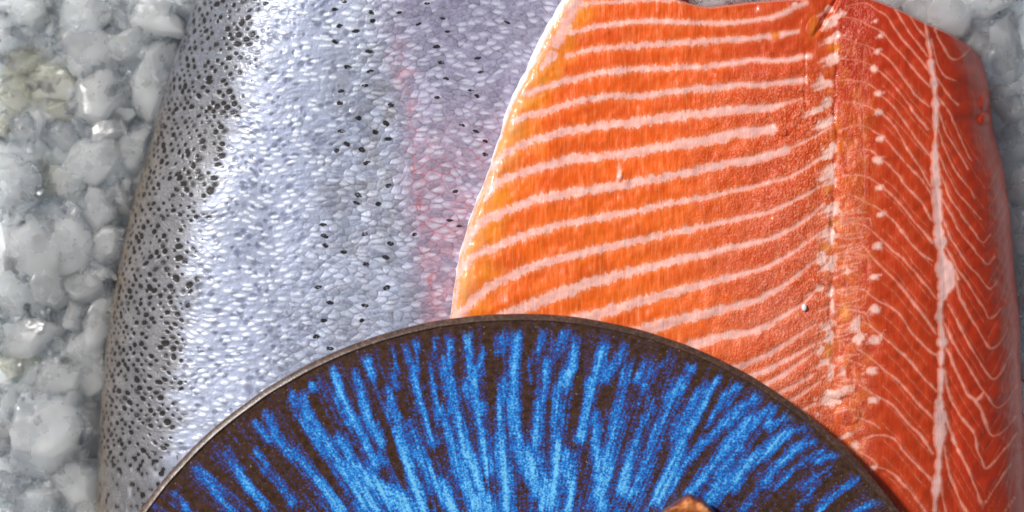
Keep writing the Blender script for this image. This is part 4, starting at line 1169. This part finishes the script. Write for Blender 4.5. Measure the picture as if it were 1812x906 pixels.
# (px, py, half width px, half height px, angle deg, height of centre mm, material, label)
ICE = [
    (48, 14, 44, 30, -10, 15, 0, 'pale angular ice chunk touching the top edge, nearest the top left corner'),
    (4, 66, 26, 44, 5, 13, 0, 'pale upright ice chunk cut by the left edge, just below the top left corner'),
    (92, 18, 16, 26, 0, 7, 2, 'narrow dull yellowish ice sliver between two pale slabs at the top left'),
    (146, 28, 48, 40, -20, 16, 0, 'broad pale ice slab touching the top edge halfway between corner and silver fillet'),
    (205, 18, 34, 26, 15, 12, 1, 'grey translucent ice piece at the top edge, between two pale slabs'),
    (265, 22, 48, 34, 10, 17, 0, 'pale ice slab touching the top edge beside the head of the silver fillet'),
    (160, 98, 58, 52, 35, 15, 0, 'large smooth ice slab in the upper left, above the brightest chunk'),
    (172, 168, 50, 62, 15, 19, 0, 'large bright ice chunk in the middle of the upper left ice'),
    (225, 82, 32, 26, -30, 19, 0, 'glinting white ice chip above the tall slab, near a small brown gap'),
    (266, 140, 34, 66, 8, 16, 0, 'tall pale ice slab leaning along the upper flank of the silver fillet'),
    (72, 82, 30, 24, 10, 9, 1, 'small grey translucent ice lump above the yellow patch'),
    (36, 116, 40, 20, -25, 10, 2, 'yellow tinged ice flake, topmost of the yellow patch at the left'),
    (84, 138, 44, 36, 0, 8, 2, 'wide murky yellow ice lump in the centre of the yellow patch'),
    (22, 165, 34, 30, 0, 10, 2, 'yellowish ice lump at the left edge beside the murky one'),
    (42, 224, 30, 25, 10, 14, 1, 'round glassy ice lump just below the yellow patch'),
    (2, 222, 14, 22, 0, 13, 2, 'small yellow ice bead at the left edge beside the round glassy lump'),
    (104, 192, 30, 14, 0, 12, 2, 'thin yellowish ice flake lying flat right of the glassy lump'),
    (110, 232, 36, 28, 20, 11, 1, 'clear ice lump between the glassy one and the round bright chunk'),
    (190, 228, 34, 20, -15, 17, 0, 'small pale ice chip wedged under the large bright chunk'),
    (222, 208, 22, 20, 0, 9, 1, 'dark grey ice shard in the gap beside the tall slab'),
    (162, 288, 50, 42, 0, 20, 0, 'round bright ice chunk a third of the way down the left ice'),
    (236, 262, 26, 46, 8, 15, 0, 'long pale ice sliver resting against the silver fillet beside the round bright chunk'),
    (18, 325, 40, 50, -15, 20, 0, 'bright faceted ice chunk cut by the left edge, a third of the way down'),
    (58, 325, 14, 26, 20, 20, 1, 'clear faceted ice corner sticking to the bright chunk at the left edge'),
    (88, 320, 34, 36, 0, 8, 2, 'dull greenish ice lump in the hollow between two bright chunks'),
    (122, 322, 28, 32, 25, 15, 0, 'small pale ice piece hugging the lower left of the round chunk'),
    (92, 385, 38, 28, 0, 11, 1, 'flat greyish ice piece above the tall blunt chunk'),
    (174, 366, 32, 32, 10, 19, 0, 'bright cube-like ice chunk under the round one'),
    (210, 345, 20, 30, 0, 15, 0, 'small pale ice lump between the cube-like chunk and the silver fillet'),
    (134, 377, 11, 11, 0, 23, 0, 'tiny gleaming ice bead in the middle of the left ice'),
    (42, 442, 42, 62, -8, 21, 0, 'tall blunt ice chunk standing near the left edge at mid height'),
    (128, 440, 46, 46, 15, 19, 0, 'broad pale ice chunk right of the tall blunt one'),
    (188, 432, 30, 34, -10, 17, 0, 'crumbly ice lump against the silver fillet at mid height'),
    (86, 508, 36, 46, 10, 19, 0, 'smooth oval ice chunk overlapping the tall blunt one from below'),
    (30, 512, 56, 58, 0, 18, 0, 'very wide ice chunk at the left edge just below mid height'),
    (150, 500, 42, 42, 0, 16, 0, 'pale ice lump between the oval chunk and the silver fillet'),
    (182, 486, 14, 12, 0, 21, 0, 'small glinting ice chip close to the silver fillet at mid height'),
    (102, 552, 32, 28, 0, 12, 1, 'grey translucent ice piece under the oval chunk'),
    (130, 560, 16, 26, 15, 17, 0, 'curved bright ice shell beside the grey translucent piece'),
    (172, 570, 32, 54, 5, 13, 0, 'dim pale ice slab along the silver fillet, level with the plate top'),
    (40, 592, 62, 32, -8, 16, 0, 'flat rounded ice plate cut by the left edge, above the olive gap'),
    (100, 662, 44, 34, -12, 18, 0, 'pale ice chunk capping the biggest bright boulder'),
    (34, 645, 40, 24, 0, 8, 2, 'dull olive ice lump in the gap at the left edge'),
    (158, 650, 36, 54, 0, 14, 0, 'faint flat ice slab beside the lower flank of the silver fillet'),
    (84, 752, 74, 72, 25, 20, 0, 'biggest bright ice boulder in the lower left'),
    (10, 740, 34, 50, 0, 15, 0, 'pale ice lump behind the biggest boulder at the left edge'),
    (160, 760, 30, 50, 5, 11, 0, 'dim ice slab between the biggest boulder and the silver fillet'),
    (126, 842, 52, 52, 0, 13, 0, 'pale ice mound below the biggest boulder'),
    (16, 862, 26, 26, 0, 16, 1, 'glassy rounded ice lump in the bottom left corner'),
    (64, 896, 44, 34, 0, 12, 0, 'low pale ice chunk at the bottom edge beside the corner lump'),
    (160, 908, 34, 30, 0, 12, 0, 'pale ice chunk at the bottom edge touching the silver fillet'),
    # top notch and right side
    (1270, -14, 84, 34, 0, 14, 0, 'pale ice slab showing in the notch above the orange fillet'),
    (1370, -22, 60, 26, 0, 13, 0, 'thin strip of ice at the top edge right of the notch slab'),
    (1560, -18, 60, 30, 10, 13, 0, 'ice sliver at the top edge where the orange fillet starts to slope'),
    (1655, 24, 64, 58, 8, 17, 0, 'big smooth ice slab above the sloping corner of the orange fillet'),
    (1748, 4, 42, 28, -15, 17, 0, 'pale ice chunk at the top edge near the right corner'),
    (1748, 44, 42, 26, -20, 12, 1, 'translucent grey ice wedge under the pale chunk at the top right'),
    (1792, 22, 22, 28, 0, 12, 1, 'small clear ice lump in the top right corner'),
    (1728, 76, 22, 22, 30, 13, 0, 'little ice chip at the cut corner of the orange fillet'),
    (1778, 108, 42, 60, -10, 15, 1, 'large blue grey ice boulder beside the top right shoulder of the orange fillet'),
    (1772, 168, 24, 20, 0, 21, 0, 'sparkling ice nub under the blue grey boulder'),
    (1794, 192, 20, 22, 0, 17, 0, 'small rough ice chip below the sparkling nub'),
    (1798, 250, 36, 42, 0, 12, 1, 'dim grey ice chunk on the right edge below the chips'),
    (1810, 320, 24, 28, 0, 14, 0, 'pale ice lump at the right edge a third of the way down'),
    (1820, 405, 24, 52, 0, 13, 1, 'narrow grey ice slab at the right edge above mid height'),
    (1826, 500, 26, 44, 0, 12, 1, 'shaded ice chunk at the right edge at mid height'),
    (1832, 610, 28, 50, 0, 11, 1, 'shaded ice chunk at the right edge level with the plate top'),
]
for i, (x, y, a, b, ang, zmm, mi, lab) in enumerate(ICE):
    z = (15.5 + (zmm - 15) * 0.62) / 1000
    kk = S * (CAMZ - z) / DIST
    me = ice_mesh(100 + i, a * kk * 1.42, b * kk * 1.42, min(a, b) * kk * 0.75 + 0.002)
    me.materials.append(M_ice[mi])
    o = bpy.data.objects.new('ice_chunk', me)
    C.objects.link(o)
    X_, Y_, _ = P(x, y, z)
    o.location = (X_, Y_, z - min(a, b) * kk * 0.45 + 0.001)
    o.rotation_euler = (random.uniform(-0.2, 0.2), random.uniform(-0.2, 0.2), math.radians(-ang))
    o['label'] = lab; o['category'] = 'ice chunk'; o['group'] = 'chunks of ice around the fillets'


def build_bed():
    # crushed ice: one mass of uncountable chips, a lumpy sheet plus loose bits
    n = 420
    xs = np.linspace(-0.34, 0.34, n); ys = np.linspace(-0.34, 0.24, int(n * 0.85))
    X, Y = np.meshgrid(xs, ys)
    r = np.random.default_rng(21)
    H = 0.0035 + 0.0025 * N1.fbm(X * 60, Y * 60, 3) + 0.0012 * N2.fbm(X * 260, Y * 260, 3)
    pts = r.random((1500, 2)) * np.array([0.68, 0.58]) + np.array([-0.34, -0.34])
    for (cx, cy) in pts:
        R = 0.006 + 0.012 * r.random(); hh = 0.002 + 0.008 * r.random(); an = r.random() * 3.14; asp = 0.6 + 0.5 * r.random()
        i0, i1 = np.searchsorted(xs, [cx - R * 1.6, cx + R * 1.6]); j0, j1 = np.searchsorted(ys, [cy - R * 1.6, cy + R * 1.6])
        if i1 <= i0 or j1 <= j0: continue
        dx = X[j0:j1, i0:i1] - cx; dy = Y[j0:j1, i0:i1] - cy
        u = (dx * math.cos(an) + dy * math.sin(an)) / R; v = (-dx * math.sin(an) + dy * math.cos(an)) / (R * asp)
        d = u ** 4 + v ** 4
        H[j0:j1, i0:i1] = np.maximum(H[j0:j1, i0:i1], np.where(d < 1, 0.0045 + 0.75 * hh * (1 - d) ** 0.5 + 0.001 * (u + v), -1))
    # keep it below the fish
    PX = 906 + X / S * DIST / (CAMZ - 0.01); PY = 453 - Y / S * DIST / (CAMZ - 0.01)
    fish = (PX > smooth_interp(SK_L, np.clip(PY, -60, 1560)) + 22) & (PX < smooth_interp(FL_R, np.clip(PY, -60, 1540)) - 30) & (PY > np.interp(PX, [p[0] for p in FL_T], [p[1] for p in FL_T]) + 25) & (PY > -20)
    H = np.where(fish, np.minimum(H, -0.0005), H)
    o = grid_mesh('crushed_ice_bed', X, Y, H, M_bed, None, flip=True)
    if o.data.polygons[500].normal.z < 0: o.data.flip_normals()
    o['label'] = 'bed of crushed ice under the fillets and between the larger chunks'
    o['category'] = 'crushed ice'
    o['kind'] = 'stuff'


build_bed()


def build_chips():
    # loose splinters too many to count, scattered over and between the chunks
    r = np.random.default_rng(77)
    info = []
    for (x, y, a, b, ang, zmm, mi, lab) in ICE:
        info.append((x, y, a * 1.25, b * 1.25, (15.5 + (zmm - 15) * 0.62) / 1000 - min(a, b) * S * 0.45 + 0.001, min(a, b) * S * 0.75 * 0.55))
    info = np.array(info)
    verts, faces = [], []
    bm0 = bmesh.new(); bmesh.ops.create_icosphere(bm0, subdivisions=2, radius=1)
    bv = np.array([v.co[:] for v in bm0.verts]); bf = [[v.index for v in f.verts] for f in bm0.faces]; bm0.free()
    n = 0
    while n < 1300:
        if r.random() < 0.72: x, y = r.uniform(-60, 345), r.uniform(-60, 960)
        else: x, y = r.uniform(1180, 1880), r.uniform(-70, 960)
        if x < 500:
            if x > np.interp(y, [p[0] for p in SK_L], [p[1] for p in SK_L]) + 4: continue
        else:
            if x < np.interp(y, [p[0] for p in FL_R], [p[1] for p in FL_R]) - 4 and y > np.interp(x, [p[0] for p in FL_T], [p[1] for p in FL_T]) + 2: continue
        q = ((x - info[:, 0]) / info[:, 2]) ** 2 + ((y - info[:, 1]) / info[:, 3]) ** 2
        z = np.where(q < 1, info[:, 4] + info[:, 5] * np.sqrt(np.clip(1 - q, 0, 1)), 0.013)
        z = z.max() - 0.0006
        sz = (2.5 + 15 * r.random() ** 2.6) * S
        v = bv * (1 + 0.35 * r.normal(size=(len(bv), 1)) * 0.5)
        for k in range(4):
            nn = r.normal(size=3); nn /= np.linalg.norm(nn); e = v @ nn - 0.5
            v = v - np.where(e > 0, e, 0)[:, None] * nn
        v = v * np.array([sz * r.uniform(0.8, 2.0), sz, sz * r.uniform(0.35, 0.7)])
        A = Matrix.Rotation(r.uniform(0, 6.28), 3, 'Z') @ Matrix.Rotation(r.uniform(-0.5, 0.5), 3, 'X')
        v = v @ np.array(A).T
        X_, Y_, _ = P(x, y, z)
        base = len(verts)
        verts.extend((v + np.array([X_, Y_, z])).tolist())
        faces.extend([[i + base for i in f] for f in bf])
        n += 1
    me = bpy.data.meshes.new('ice_chips'); me.from_pydata(verts, [], faces); me.update()
    me.materials.append(M_ice[0])
    o = bpy.data.objects.new('ice_chips', me); C.objects.link(o)
    o['label'] = 'countless small ice splinters scattered over and between the larger ice chunks'
    o['category'] = 'ice chips'; o['kind'] = 'stuff'


build_chips()
